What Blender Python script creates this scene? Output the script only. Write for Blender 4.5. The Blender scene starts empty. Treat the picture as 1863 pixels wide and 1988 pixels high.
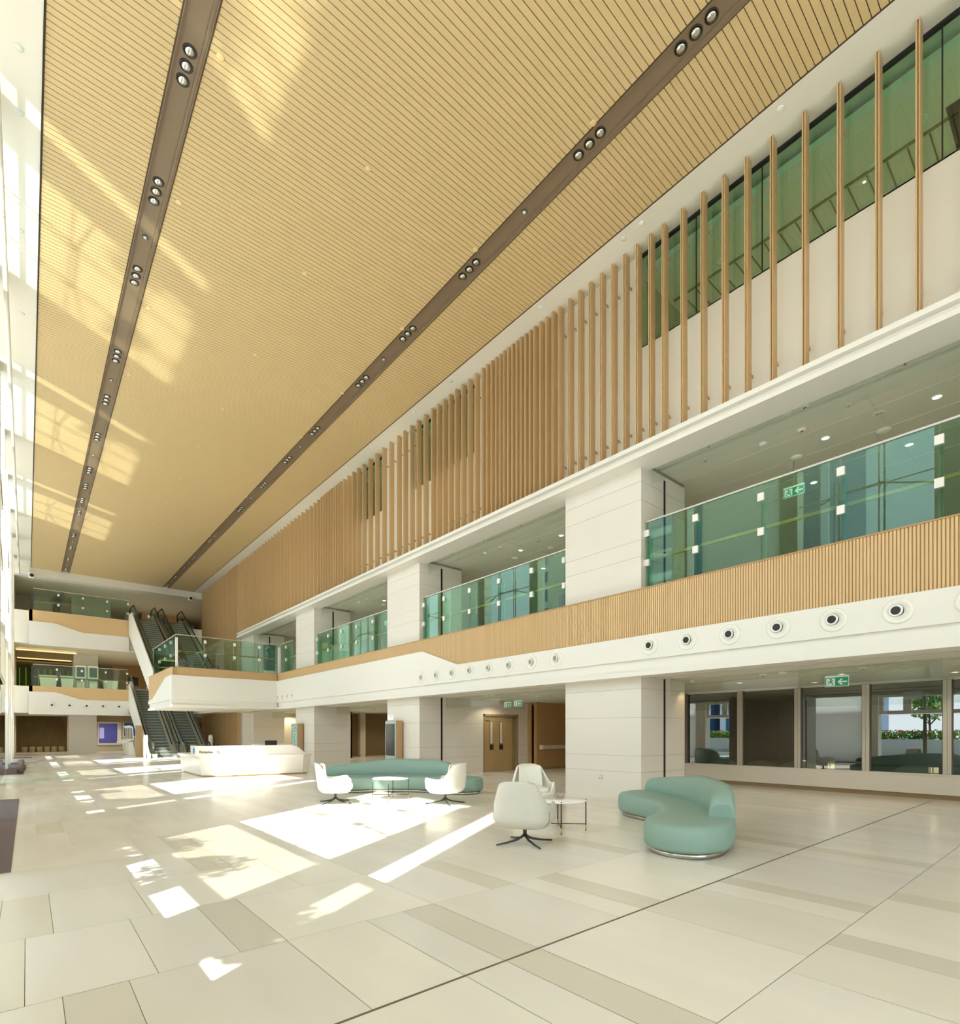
import bpy, bmesh, math, random
from mathutils import Vector, Matrix
R = math.radians
rnd = random.Random(7)
C = bpy.context.scene.collection
sc = bpy.context.scene

# ------------------------------------------------------------------ camera, light, exposure
TH = math.atan(879.5 / 1040.0)
cd = bpy.data.cameras.new('camera'); cam = bpy.data.objects.new('camera', cd); C.objects.link(cam)
cam.location = (0, 0, 1.6); cam.rotation_euler = (R(90), 0, -TH)
cd.sensor_fit = 'HORIZONTAL'; cd.sensor_width = 36; cd.lens = 36 * 1040 / 1863.0
cd.shift_y = 428 / 1863.0; cd.clip_start = .05; cd.clip_end = 400
sc.camera = cam
sc.view_settings.view_transform = 'Standard'; sc.view_settings.look = 'None'
sc.view_settings.gamma = 1; sc.view_settings.use_curve_mapping = False
EXPOSURE = -.27; SKY = 5.0; SUN = 20.0; UP_SUN = 4.2
sc.view_settings.exposure = EXPOSURE
sc.cycles.max_bounces = 14; sc.cycles.diffuse_bounces = 7; sc.cycles.glossy_bounces = 4
sc.cycles.transmission_bounces = 8; sc.cycles.transparent_max_bounces = 24
sc.cycles.sample_clamp_indirect = 6; sc.cycles.caustics_reflective = False; sc.cycles.caustics_refractive = False

w = bpy.data.worlds.new('sky'); sc.world = w; w.use_nodes = True
nt = w.node_tree; nt.nodes.clear()
o_ = nt.nodes.new('ShaderNodeOutputWorld'); b_ = nt.nodes.new('ShaderNodeBackground')
tc = nt.nodes.new('ShaderNodeTexCoord'); sp = nt.nodes.new('ShaderNodeSeparateXYZ'); rp = nt.nodes.new('ShaderNodeValToRGB')
nt.links.new(tc.outputs['Generated'], sp.inputs[0]); nt.links.new(sp.outputs['Z'], rp.inputs[0])
rp.color_ramp.elements[0].position = 0.0; rp.color_ramp.elements[0].color = (.90, .95, 1.0, 1)
rp.color_ramp.elements[1].position = .45; rp.color_ramp.elements[1].color = (.58, .79, 1.0, 1)
nt.links.new(rp.outputs[0], b_.inputs[0]); b_.inputs[1].default_value = SKY
nt.links.new(b_.outputs[0], o_.inputs[0])

SAZ = R(32); SEL = R(53)                       # the sun comes from beyond the left facade
def sun(name, d, strength, col, ang):
    l = bpy.data.lights.new(name, 'SUN'); l.energy = strength; l.color = col; l.angle = R(ang)
    o = bpy.data.objects.new(name, l); C.objects.link(o); o.location = (-30, -10, 40)
    o.rotation_euler = Vector(d).to_track_quat('-Z', 'Y').to_euler(); return o
dh = (math.cos(SAZ) * math.cos(SEL), math.sin(SAZ) * math.cos(SEL))
sun('sun', (dh[0], dh[1], -math.sin(SEL)), SUN, (1, .97, .94), .55)
sun('added_upward_sun', (dh[0], dh[1], math.sin(SEL)), UP_SUN, (1, .94, .82), 1.6)  # added lamp from below ground, stands in for sun reflected onto the ceiling

# ------------------------------------------------------------------ materials
def srgb(r, g, b): return tuple(((c / 255) / 12.92 if c / 255 < .04045 else ((c / 255 + .055) / 1.055) ** 2.4) for c in (r, g, b)) + (1,)
def mat(name, col, rough=.5, metal=0.0, noise=None, amt=.12, bump=0.0, emit=None, es=1.0, spec=.5, coat=0.0):
    m = bpy.data.materials.new(name); m.use_nodes = True; n = m.node_tree; p = n.nodes['Principled BSDF']
    p.inputs['Base Color'].default_value = col; p.inputs['Roughness'].default_value = rough
    p.inputs['Metallic'].default_value = metal; p.inputs['Specular IOR Level'].default_value = spec
    p.inputs['Coat Weight'].default_value = coat
    if emit: p.inputs['Emission Color'].default_value = emit; p.inputs['Emission Strength'].default_value = es
    if noise:
        t = n.nodes.new('ShaderNodeTexCoord'); mp = n.nodes.new('ShaderNodeMapping'); mp.inputs['Scale'].default_value = noise
        tx = n.nodes.new('ShaderNodeTexNoise'); tx.inputs['Scale'].default_value = 1; tx.inputs['Detail'].default_value = 4
        mx = n.nodes.new('ShaderNodeMix'); mx.data_type = 'RGBA'
        mx.inputs[6].default_value = tuple(c * (1 - amt) for c in col[:3]) + (1,); mx.inputs[7].default_value = tuple(min(1, c * (1 + amt)) for c in col[:3]) + (1,)
        n.links.new(t.outputs['Object'], mp.inputs[0]); n.links.new(mp.outputs[0], tx.inputs[0])
        n.links.new(tx.outputs[0], mx.inputs[0]); n.links.new(mx.outputs[2], p.inputs['Base Color'])
        if bump:
            bp = n.nodes.new('ShaderNodeBump'); bp.inputs['Strength'].default_value = bump; bp.inputs['Distance'].default_value = .01
            n.links.new(tx.outputs[0], bp.inputs['Height']); n.links.new(bp.outputs[0], p.inputs['Normal'])
    return m
def glass(name, tint, ior=1.5, boost=1.0, rough=0.0):
    m = bpy.data.materials.new(name); m.use_nodes = True; n = m.node_tree; n.nodes.clear()
    o = n.nodes.new('ShaderNodeOutputMaterial'); t = n.nodes.new('ShaderNodeBsdfTransparent'); g = n.nodes.new('ShaderNodeBsdfGlossy')
    t.inputs[0].default_value = tint + (1,); g.inputs['Roughness'].default_value = rough; g.inputs[0].default_value = (.96, 1, .98, 1)
    f = n.nodes.new('ShaderNodeFresnel'); f.inputs[0].default_value = ior
    mu = n.nodes.new('ShaderNodeMath'); mu.operation = 'MULTIPLY'; mu.use_clamp = True
    ge = n.nodes.new('ShaderNodeNewGeometry'); sb = n.nodes.new('ShaderNodeMath'); sb.operation = 'MULTIPLY_ADD'; sb.inputs[1].default_value = -boost; sb.inputs[2].default_value = boost
    n.links.new(ge.outputs['Backfacing'], sb.inputs[0]); n.links.new(sb.outputs[0], mu.inputs[1])
    x = n.nodes.new('ShaderNodeMixShader'); n.links.new(f.outputs[0], mu.inputs[0]); n.links.new(mu.outputs[0], x.inputs[0])
    n.links.new(t.outputs[0], x.inputs[1]); n.links.new(g.outputs[0], x.inputs[2]); n.links.new(x.outputs[0], o.inputs[0])
    return m
WHITE = mat('white_paint', srgb(230, 226, 218), .45)
SOFFIT = mat('white_soffit', srgb(226, 221, 208), .55)
STONE = mat('cream_stone', srgb(222, 215, 204), .4, noise=(.6, .6, 3), amt=.03)
STONE_D = mat('stone_joint', srgb(150, 140, 124), .8)
WOOD_C = mat('ceiling_wood', srgb(208, 182, 134), .5, noise=(3, 60, 60), amt=.07)
WOOD_F = mat('fin_wood', srgb(198, 166, 120), .45, noise=(60, 60, 2), amt=.08)
WOOD_R = mat('ribbed_wood', srgb(212, 180, 132), .5, noise=(40, 40, 3), amt=.05)
WOOD_RD = mat('ribbed_wood_groove', srgb(180, 142, 94), .6)
WOOD_W = mat('panel_wood', srgb(182, 146, 100), .5, noise=(25, 25, 1.5), amt=.10)
WOOD_DK = mat('walnut_panel', srgb(134, 118, 88), .55, noise=(20, 20, 1.2), amt=.12)
DARKGAP = mat('dark_gap', srgb(84, 66, 44), .9)
BRONZE = mat('bronze_channel', srgb(132, 112, 88), .5)
BLACK = mat('black', srgb(26, 25, 24), .5)
CHAR = mat('charcoal_metal', srgb(70, 68, 66), .38, .7)
STEEL = mat('brushed_steel', srgb(205, 198, 186), .22, 1.0)
ALU = mat('aluminium', srgb(200, 194, 184), .4, .6)
CHROME = mat('chrome', srgb(225, 225, 222), .08, 1.0)
BRASS = mat('brass', srgb(205, 168, 92), .25, 1.0)
CLAMP = mat('clamp_white', srgb(236, 232, 226), .4)
def translucent(name, col):
    m = bpy.data.materials.new(name); m.use_nodes = True; n = m.node_tree; n.nodes.clear()
    o = n.nodes.new('ShaderNodeOutputMaterial'); a = n.nodes.new('ShaderNodeBsdfTranslucent'); d = n.nodes.new('ShaderNodeBsdfDiffuse'); x = n.nodes.new('ShaderNodeMixShader')
    a.inputs[0].default_value = col; d.inputs[0].default_value = col; x.inputs[0].default_value = .45
    n.links.new(a.outputs[0], x.inputs[1]); n.links.new(d.outputs[0], x.inputs[2]); n.links.new(x.outputs[0], o.inputs[0]); return m
OPAL = translucent('sun_block_panel', (.93, .93, .90, 1))  # for the panels added to hold back direct sun
RAILW = mat('handrail_oak', srgb(190, 150, 84), .4, noise=(30, 3, 30), amt=.06)
SAGE = mat('sage_leather', srgb(134, 162, 150), .5, noise=(6, 6, 6), amt=.02)
LEATH = mat('ivory_leather', srgb(232, 228, 216), .5, noise=(9, 9, 9), amt=.015)
GREYL = mat('greige_leather', srgb(204, 200, 188), .5, noise=(9, 9, 9), amt=.015)
SEAM = mat('seam_thread', srgb(130, 118, 100), .8)
MARBLE = mat('white_marble', srgb(244, 241, 236), .15, noise=(2, 2, 2), amt=.03)
DESKW = mat('desk_marble', srgb(240, 234, 226), .25, noise=(1.5, 1.5, 3), amt=.025)
MATT = mat('mauve_carpet', srgb(118, 104, 104), .95, noise=(90, 90, 90), amt=.25, bump=.5)
RUBBER = mat('black_rubber', srgb(34, 34, 34), .55)
STEP = mat('escalator_step', srgb(176, 182, 170), .45, .4)
STEPD = mat('escalator_riser', srgb(112, 118, 110), .6, .2)
LENS = mat('lamp_lens', srgb(214, 220, 214), .25, 0)
REFLECTOR = mat('lamp_reflector', srgb(90, 90, 88), .15, .9)
LIT = mat('lit_lamp', (1, 1, 1, 1), .5, emit=(1, .9, .72, 1), es=6)
COVE = mat('cove_light', (1, .8, .4, 1), .5, emit=(1, .66, .26, 1), es=1.6)
GREEN = mat('exit_green', srgb(26, 142, 100), .5, emit=srgb(26, 142, 100), es=.35)
SIGNW = mat('sign_white', srgb(240, 244, 240), .5, emit=srgb(230, 240, 232), es=.25)
RED = mat('detector_red', srgb(170, 60, 60), .4)
PLAST = mat('white_plastic', srgb(238, 235, 226), .4)
SCREEN = mat('screen_glass', srgb(60, 62, 62), .06, spec=.8)
BLUESCR = mat('blue_screen', srgb(70, 72, 140), .2, emit=srgb(84, 88, 160), es=.35)
LILAC = mat('lilac_screen', srgb(160, 160, 215), .2, emit=srgb(160, 160, 215), es=.45)
PYLON = mat('sage_sign', srgb(140, 172, 160), .35)
TEALSIGN = mat('deep_teal_sign', srgb(70, 108, 100), .35)
LETTER = mat('letter_white', srgb(238, 244, 240), .5)
LETTERB = mat('letter_bronze', srgb(112, 92, 62), .4, .3)
BLUE = mat('info_blue', srgb(70, 130, 200), .4)
GREYW = mat('grey_wall', srgb(190, 186, 172), .7)
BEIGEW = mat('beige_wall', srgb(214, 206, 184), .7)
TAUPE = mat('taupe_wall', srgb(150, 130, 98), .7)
DOORG = mat('grey_door', srgb(140, 128, 104), .5)
DOORW = mat('oak_door', srgb(172, 146, 104), .45, noise=(18, 18, 1.2), amt=.1)
KICKD = mat('dark_plate', srgb(72, 60, 44), .4, .3)
FRAMEB = mat('window_bead', srgb(112, 100, 90), .5, .2)
FRAMEW = mat('window_mullion', srgb(196, 190, 176), .4, .3)
G_GREEN = glass('green_glass', (.74, .90, .82), 1.5, 2.2)
G_UP = glass('upper_green_glass', (.70, .85, .74), 1.5, 1.5)
G_CLEAR = glass('smoke_screen_glass', (.93, .96, .94), 1.45, 1.0)
G_ESC = glass('escalator_glass', (.80, .86, .78), 1.5, 1.3)
G_WIN = glass('dark_window_glass', (.66, .74, .72), 1.9, 2.2)
G_FAC = glass('facade_glass', (.97, .985, .98), 1.45, .6)
G_DIM = glass('tinted_facade_glass', (.50, .50, .46), 1.45, .6)
POOL_SHEET = glass('clear_pool_sheet', (.9, .95, .95), 1.33, .8)  # clear sheet of the added pool, passes the upward sun
LEAF = mat('leaf_green', srgb(112, 150, 52), .6); LEAF2 = mat('leaf_dark', srgb(70, 110, 48), .6); FLOW = mat('pink_flower', srgb(226, 84, 96), .6)
BARK = mat('bark', srgb(96, 84, 70), .9, noise=(20, 20, 3), amt=.2)
PAVE = mat('paving', srgb(188, 184, 174), .8, noise=(2, 2, 2), amt=.06)
CONC = mat('planter_concrete', srgb(160, 162, 158), .8, noise=(3, 3, 3), amt=.05)
TOWER = mat('tower_blue', srgb(52, 98, 138), .25); TOWERL = mat('tower_band', srgb(206, 218, 222), .5); TEALB = mat('teal_cladding', srgb(60, 160, 150), .4)
ROCK = mat('garden_rock', srgb(150, 158, 152), .9, noise=(5, 5, 5), amt=.2, bump=.6); GRAVEL = mat('gravel', srgb(120, 122, 118), .95, noise=(60, 60, 60), amt=.3)
DARKW = mat('dark_garden_wall', srgb(34, 34, 32), .8)
LAMPY = mat('lantern_glow', (1, .8, .5, 1), .6, emit=(1, .70, .36, 1), es=1.4)

# ------------------------------------------------------------------ mesh builder
class MB:
    def __init__(s): s.v = []; s.f = []; s.m = []; s.sm = []
    def add(s, vs, fs, mi=0, smooth=False):
        b = len(s.v); s.v += [tuple(v) for v in vs]
        for f in fs: s.f.append([i + b for i in f]); s.m.append(mi); s.sm.append(smooth)
        return s
    def box(s, x0, x1, y0, y1, z0, z1, mi=0):
        vs = [(x, y, z) for z in (z0, z1) for y in (y0, y1) for x in (x0, x1)]
        return s.add(vs, [(0, 2, 3, 1), (4, 5, 7, 6), (0, 1, 5, 4), (2, 6, 7, 3), (0, 4, 6, 2), (1, 3, 7, 5)], mi)
    def prism(s, pts, ax, a, b, mi=0, smooth=False):
        """2D polygon extruded along ax: 'x' -> pts are (y,z); 'y' -> (x,z); 'z' -> (x,y)"""
        f3 = {'x': lambda p, t: (t, p[0], p[1]), 'y': lambda p, t: (p[0], t, p[1]), 'z': lambda p, t: (p[0], p[1], t)}[ax]
        n = len(pts); vs = [f3(p, a) for p in pts] + [f3(p, b) for p in pts]
        s.add(vs, [tuple(range(n - 1, -1, -1)), tuple(range(n, 2 * n))], mi)
        bse = len(s.v) - 2 * n
        for i in range(n):
            j = (i + 1) % n; s.f.append([bse + i, bse + j, bse + n + j, bse + n + i]); s.m.append(mi); s.sm.append(smooth)
        return s
    def tube(s, pts, r, n=8, mi=0, caps=True):
        pts = [Vector(p) for p in pts]; rings = []; up0 = None
        rr = r if isinstance(r, (list, tuple)) else [r] * len(pts)
        for i, p in enumerate(pts):
            a = pts[max(i - 1, 0)]; b = pts[min(i + 1, len(pts) - 1)]; d = (b - a).normalized()
            if up0 is None: up0 = Vector((0, 0, 1)) if abs(d.z) < .9 else Vector((1, 0, 0))
            sd = d.cross(up0).normalized(); up = sd.cross(d).normalized(); up0 = up
            rings.append([p + (sd * math.cos(2 * math.pi * k / n) + up * math.sin(2 * math.pi * k / n)) * rr[i] for k in range(n)])
        b0 = len(s.v); s.v += [tuple(v) for rg in rings for v in rg]
        for i in range(len(pts) - 1):
            for k in range(n):
                k2 = (k + 1) % n
                s.f.append([b0 + i * n + k, b0 + i * n + k2, b0 + (i + 1) * n + k2, b0 + (i + 1) * n + k]); s.m.append(mi); s.sm.append(True)
        if caps:
            s.f.append([b0 + k for k in range(n - 1, -1, -1)]); s.m.append(mi); s.sm.append(False)
            e = b0 + (len(pts) - 1) * n; s.f.append([e + k for k in range(n)]); s.m.append(mi); s.sm.append(False)
        return s
    def lathe(s, prof, c, ax='z', n=20, mi=0, smooth=True):
        """prof: (radius, offset along axis)"""
        b0 = len(s.v)
        for (r, h) in prof:
            for k in range(n):
                a = 2 * math.pi * k / n; x, y = r * math.cos(a), r * math.sin(a)
                s.v.append({'z': (c[0] + x, c[1] + y, c[2] + h), 'x': (c[0] + h, c[1] + x, c[2] + y), 'y': (c[0] + x, c[1] + h, c[2] + y)}[ax])
        for i in range(len(prof) - 1):
            for k in range(n):
                k2 = (k + 1) % n; s.f.append([b0 + i * n + k, b0 + i * n + k2, b0 + (i + 1) * n + k2, b0 + (i + 1) * n + k]); s.m.append(mi); s.sm.append(smooth)
        for i in (0, len(prof) - 1):
            if prof[i][0] > 1e-5: s.f.append([b0 + i * n + k for k in (range(n - 1, -1, -1) if i == 0 else range(n))]); s.m.append(mi); s.sm.append(False)
        return s
    def build(s, name, mats, parent=None, bevel=0, seg=2, subsurf=0, solid=0, keep=False, recalc=True):
        mats = mats if isinstance(mats, (list, tuple)) else [mats]
        me = bpy.data.meshes.new(name)
        xs = [v[0] for v in s.v]; ys = [v[1] for v in s.v]; zs = [v[2] for v in s.v]
        pl = WL.get(parent.name, Vector((0, 0, 0))) if parent else Vector((0, 0, 0))
        o0 = Vector((0, 0, 0)) if keep else Vector(((min(xs) + max(xs)) / 2, (min(ys) + max(ys)) / 2, min(zs)))
        me.from_pydata([(v[0] - o0.x, v[1] - o0.y, v[2] - o0.z) for v in s.v], [], s.f)
        for m in mats: me.materials.append(m)
        me.polygons.foreach_set('material_index', s.m); me.polygons.foreach_set('use_smooth', s.sm)
        if recalc:
            bm = bmesh.new(); bm.from_mesh(me); bmesh.ops.recalc_face_normals(bm, faces=bm.faces); bm.to_mesh(me); bm.free()
        me.update()
        o = bpy.data.objects.new(name, me); C.objects.link(o)
        o.location = Vector((0, 0, 0)) if keep else o0
        if parent: o.parent = parent; o.location = o.location if keep else o0 - pl
        WL[o.name] = Vector((0, 0, 0)) if keep else o0
        if solid: md = o.modifiers.new('solid', 'SOLIDIFY'); md.thickness = solid; md.offset = -1
        if bevel: md = o.modifiers.new('bevel', 'BEVEL'); md.width = bevel; md.segments = seg; md.limit_method = 'ANGLE'; md.angle_limit = R(40)
        if subsurf: md = o.modifiers.new('sub', 'SUBSURF'); md.levels = subsurf; md.render_levels = subsurf
        return o
WL = {}
def tag(o, label, cat, group=None, kind=None):
    o['label'] = label; o['category'] = cat
    if group: o['group'] = group
    if kind: o['kind'] = kind
    return o
def thing(name, label, cat, loc, rz=0, group=None):
    o = bpy.data.objects.new(name, None); C.objects.link(o); o.empty_display_size = .2
    o.location = loc; o.rotation_euler = (0, 0, rz); WL[o.name] = Vector(loc)
    return tag(o, label, cat, group)
def struct(name, mb, mats, label=None, **k):
    o = mb.build(name, mats, **k); o['kind'] = 'structure'
    if label: o['label'] = label
    return o
def dup(root, loc, rz, label, group=None, mats=None):
    r = root.copy(); C.objects.link(r); r.location = loc; r.rotation_euler = (0, 0, rz); r['label'] = label
    if group: r['group'] = group
    def rec(a, b):
        for ch in list(a.children):
            c = ch.copy(); C.objects.link(c); c.parent = b; c.matrix_parent_inverse = ch.matrix_parent_inverse
            if mats and c.type == 'MESH' and ch.data.materials and ch.data.materials[0].name in mats:
                c.data = ch.data.copy(); c.data.materials[0] = mats[ch.data.materials[0].name]
            rec(ch, c)
    rec(root, r); return r
B = lambda *a: MB().box(*a)
ORD = ['', 'first', 'second', 'third', 'fourth', 'fifth', 'sixth', 'seventh', 'eighth', 'ninth', 'tenth', 'eleventh', 'twelfth', 'thirteenth', 'fourteenth', 'fifteenth', 'sixteenth', 'seventeenth', 'eighteenth', 'nineteenth']
TENS = ['', '', 'twenty', 'thirty', 'forty', 'fifty', 'sixty', 'seventy', 'eighty', 'ninety']
def od(n):
    if n < 20: return ORD[n]
    if n >= 100: return 'hundred-and-' + od(n - 100) if n > 100 else 'hundredth'
    t, u = divmod(n, 10); return (TENS[t][:-1] + 'ieth') if u == 0 else TENS[t] + '-' + ORD[u]

# ------------------------------------------------------------------ dimensions (metres; X across, Y along the hall)
YN, YE = -9.0, 48.0
ZC = 12.85; XP = 10.9; XUP = 11.02
PIERS = [(-2.2, .05), (7.09, 9.38), (16.3, 18.57), (25.64, 28.0), (34.97, 37.23)]

# ------------------------------------------------------------------ floor: stone slabs laid in 1.36 m rows
def build_floor():
    rows = []; y = 2.755 - 1.347 * 9
    while y < 62: rows.append(y); y += 1.347
    vs, fs, cols = [], [], []
    fixed = {0: [(2.56, 2.90), (.164, .503)], 1: [(1.19, 1.53), (3.63, 3.94), (-.177, -.01)], 2: [(-.177, .164), ], 3: [(1.53, 1.877)], 4: [(1.53, 1.877)], -1: [(2.56, 2.9), (5.66, 5.95), (8.1, 8.42)], -2: [(4.62, 4.95), (6.3, 6.66)], 6: [(.12, .46)]}
    fixed[0].append((4.27, 4.61)); fixed[0].append((8.1, 8.44)); fixed[1].append((5.99, 6.3))
    base = srgb(230, 223, 210); dark = srgb(217, 209, 192)
    for ri, y0 in enumerate(rows):
        k = round((y0 - 2.755) / 1.347); y1 = y0 + 1.347
        x = -1.2; fx = sorted(fixed.get(k, []))
        while x < 31:
            nxt = None
            for a, b in fx:
                if a - .02 <= x + .01 < b: nxt = (b, True)
            if nxt is None:
                r = rnd.random(); wd = rnd.choice([1.02, 1.36, 1.02, .68, 1.70]); dk = False
                if r < .17 and not fx: wd = .34; dk = True
                e = x + wd
                for a, b in fx:
                    if x < a < e + .1: e = a; dk = False
                nxt = (e, dk)
            e, dk = nxt; e = min(e, 31)
            g = .002; b0 = len(vs); vs += [(x + g, y0 + g, 0), (e - g, y0 + g, 0), (e - g, y1 - g, 0), (x + g, y1 - g, 0)]
            fs.append((b0, b0 + 1, b0 + 2, b0 + 3)); j = rnd.uniform(.93, 1.045); wv = rnd.uniform(-.02, .02)
            c = dark if dk else base
            cols.append((c[0] * j, c[1] * j, c[2] * (j + wv), 1)); x = e
    me = bpy.data.meshes.new('floor'); me.from_pydata(vs, [], fs)
    at = me.color_attributes.new('slab', 'FLOAT_COLOR', 'CORNER')
    for p, c in zip(me.polygons, cols):
        for li in p.loop_indices: at.data[li].color = c
    m = mat('floor_stone', (1, 1, 1, 1), .22, spec=.35); n = m.node_tree; p = n.nodes['Principled BSDF']
    a = n.nodes.new('ShaderNodeAttribute'); a.attribute_name = 'slab'
    t = n.nodes.new('ShaderNodeTexCoord'); mp = n.nodes.new('ShaderNodeMapping'); mp.inputs['Scale'].default_value = (1.6, .35, 1)
    tx = n.nodes.new('ShaderNodeTexNoise'); tx.inputs['Scale'].default_value = 1.5; tx.inputs['Detail'].default_value = 6
    rp = n.nodes.new('ShaderNodeMapRange'); rp.inputs[3].default_value = .94; rp.inputs[4].default_value = 1.05
    mx = n.nodes.new('ShaderNodeMix'); mx.data_type = 'RGBA'; mx.blend_type = 'MULTIPLY'; mx.inputs[0].default_value = 1
    n.links.new(t.outputs['Object'], mp.inputs[0]); n.links.new(mp.outputs[0], tx.inputs[0]); n.links.new(tx.outputs[0], rp.inputs[0])
    n.links.new(a.outputs['Color'], mx.inputs[6]); n.links.new(rp.outputs[0], mx.inputs[7]); n.links.new(mx.outputs[2], p.inputs['Base Color'])
    rr = n.nodes.new('ShaderNodeMapRange'); rr.inputs[3].default_value = .14; rr.inputs[4].default_value = .3
    n.links.new(tx.outputs[0], rr.inputs[0]); n.links.new(rr.outputs[0], p.inputs['Roughness'])
    me.materials.append(m); o = bpy.data.objects.new('floor', me); C.objects.link(o); o['kind'] = 'structure'
    struct('floor_bed', B(-1.2, 31, -9.6, 62.5, -.2, -.004), STONE_D)
    struct('trim_1', B(-1.0, 16.4, 2.742, 2.762, -.003, .0015), mat('joint_strip', srgb(120, 108, 90), .5, .3), 'dark metal expansion joint running across the stone floor')
    struct('trim_2', B(-.6, 5.6, 30.95, 31.05, -.003, .002), mat('joint_strip_b', srgb(170, 158, 134), .5, .3))
build_floor()

# ------------------------------------------------------------------ main ceiling: timber slats, two bronze channels, white margins
def build_ceiling():
    gaps = [(.22, 1.845), (2.285, 8.03), (8.47, 10.16)]
    mb = MB(); y = YN
    while y < 47.6:
        y2 = min(y + .1, 47.6)
        for a, b in gaps: mb.box(a + .012, b - .012, y, y2, ZC, ZC + .03)
        y += .1135
    o = struct('ceiling', mb, WOOD_C, 'slatted timber ceiling over the hall', recalc=False)
    b2 = MB()
    for a, b in gaps:
        b2.box(a, b, YN, 47.6, ZC + .03, ZC + .06)
        for e in (a, b): b2.box(e - .012, e + .012, YN, 47.6, ZC - .012, ZC + .03)
    bk = b2.build('slat_backing', DARKGAP, o)
    for i, (a, b) in enumerate([(1.857, 2.273), (8.042, 8.458)]):
        m2 = MB(); m2.box(a, b, YN, 47.6, ZC + .07, ZC + .1); m2.box(a, a + .012, YN, 47.6, ZC - .02, ZC + .07); m2.box(b - .012, b, YN, 47.6, ZC - .02, ZC + .07)
        m2.box(b - .06, b - .012, YN, 47.6, ZC + .03, ZC + .07); m2.box(a + .012, a + .05, YN, 47.6, ZC + .03, ZC + .07)
        m2.build('bronze_channel', BRONZE, o)
    m3 = MB(); m3.box(10.172, 11.6, YN, 47.6, ZC - .015, ZC + .1); m3.box(-.9, .2, YN, 47.6, ZC - .01, ZC + .1); m3.box(-.9, 11.6, 47.6, 48.3, 12.35, ZC + .1)
    struct('ceiling_margin', m3, SOFFIT, 'white plaster margin of the ceiling')
    struct('trim_3', B(.2, .212, YN, 47.6, ZC - .03, ZC + .01), BLACK)
    struct('roof', B(-1.0, 31, YN - .5, 62.5, 13.2, 13.5), GREYW)
    struct('trim_4', MB().tube([(-.385, YN, 12.35), (-.385, 47.6, 12.35)], .05, 10), SOFFIT, 'white tube running along the top of the glass facade')
build_ceiling()

# ------------------------------------------------------------------ right side: piers
JZ = [0, .655, 1.045, 1.955, 2.63, 3.0]
JU = [4.7, 5.70, 6.09, 7.02, 7.45, 7.85]
def build_pier(i, y0, y1):
    core = B(XP + .008, 12.84, y0 + .008, y1 - .008, 0, 8.0)
    o = struct('pier', core, STONE_D, 'cream stone clad pier')
    mb = MB(); g = .003
    for zs in (JZ, JU):
        for a, b in zip(zs[:-1], zs[1:]):
            mb.box(XP, 12.85, y0, y1, a + (g if a > 0 else 0), b - g)
    mb.build('stone_cladding', STONE, o, recalc=False)
    if i in (1, 2):
        struct('trim_%d' % (10 + i), B(11.86, 11.93, y0 - .012, y0 + .002, 0, 7.75), BLACK, 'dark vertical slot on the side of the pier')
    else:
        struct('trim_%d' % (10 + i), B(11.86, 11.93, y0 - .012, y0 + .002, 4.9, 7.75), BLACK, 'dark vertical slot on the side of the pier')
for i, (a, b) in enumerate(PIERS): build_pier(i, a, b)

# beam band of the first floor (white fascia, ribbed timber above) on the right side, platform and far end
def rib_run(mb, ax, fixed, a, b, zb, zt, pitch=.05, out=-1):
    """vertical ribs between a and b along ax; zb(t) gives the lower edge"""
    t = a
    while t < b - .01:
        z0 = max(zb(t), zb(t + .03)) + .004; e = min(t + .032, b)
        lo, hi = sorted((fixed, fixed + out * .016))
        if ax == 'y': mb.box(lo, hi, t, e, z0, zt)
        else: mb.box(t, e, lo, hi, z0, zt)
        t += pitch
def lerp(pts, t):
    for (a, za), (b, zb_) in zip(pts[:-1], pts[1:]):
        if a <= t <= b: return za + (zb_ - za) * (t - a) / (b - a)
    return pts[0][1] if t < pts[0][0] else pts[-1][1]
def beam_profile(mb, ax, face, a, b, top, out=-1, depth=.25):
    """white fascia: main face, recessed band, lip. top: list of (t, z)"""
    L = lambda d: face - out * d
    def slab(d0, d1, pts):
        mb.prism(pts, 'x' if ax == 'y' else 'y', min(L(d0), L(d1)), max(L(d0), L(d1)))
    tp = [(t, z) for t, z in top]
    slab(0, depth, [(a, 3.245), (b, 3.245)] + tp[::-1])
    slab(.07, depth, [(a, 2.985), (b, 2.985), (b, 3.245), (a, 3.245)])
    slab(-.01, depth, [(a, 2.88), (b, 2.88), (b, 2.985), (a, 2.985)])
topR = [(YN, 3.785), (13.62, 3.785), (15.63, 4.44), (29.88, 4.44)]
mb = MB(); beam_profile(mb, 'y', 10.57, YN, 29.88, topR)
struct('beam_right', mb, WHITE, 'white first floor beam along the right side', recalc=True)
mb = MB()
for (a, b, za, zb_) in [(YN, 13.62, 3.785, 3.785), (13.62, 15.63, 3.785, 4.44), (15.63, 29.88, 4.44, 4.44)]:
    mb.prism([(a, za), (b, zb_), (b, 4.86), (a, 4.86)], 'x', 10.63, 10.82)
mb.box(10.60, 10.82, YN, 29.88, 4.84, 4.865)
o = struct('wood_band_right', mb, WOOD_RD, 'ribbed timber band above the white beam')
mb = MB(); rib_run(mb, 'y', 10.63, YN + 6, 29.86, lambda t: lerp(topR, t), 4.845)
mb.build('rib', WOOD_R, o, recalc=False)
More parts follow.
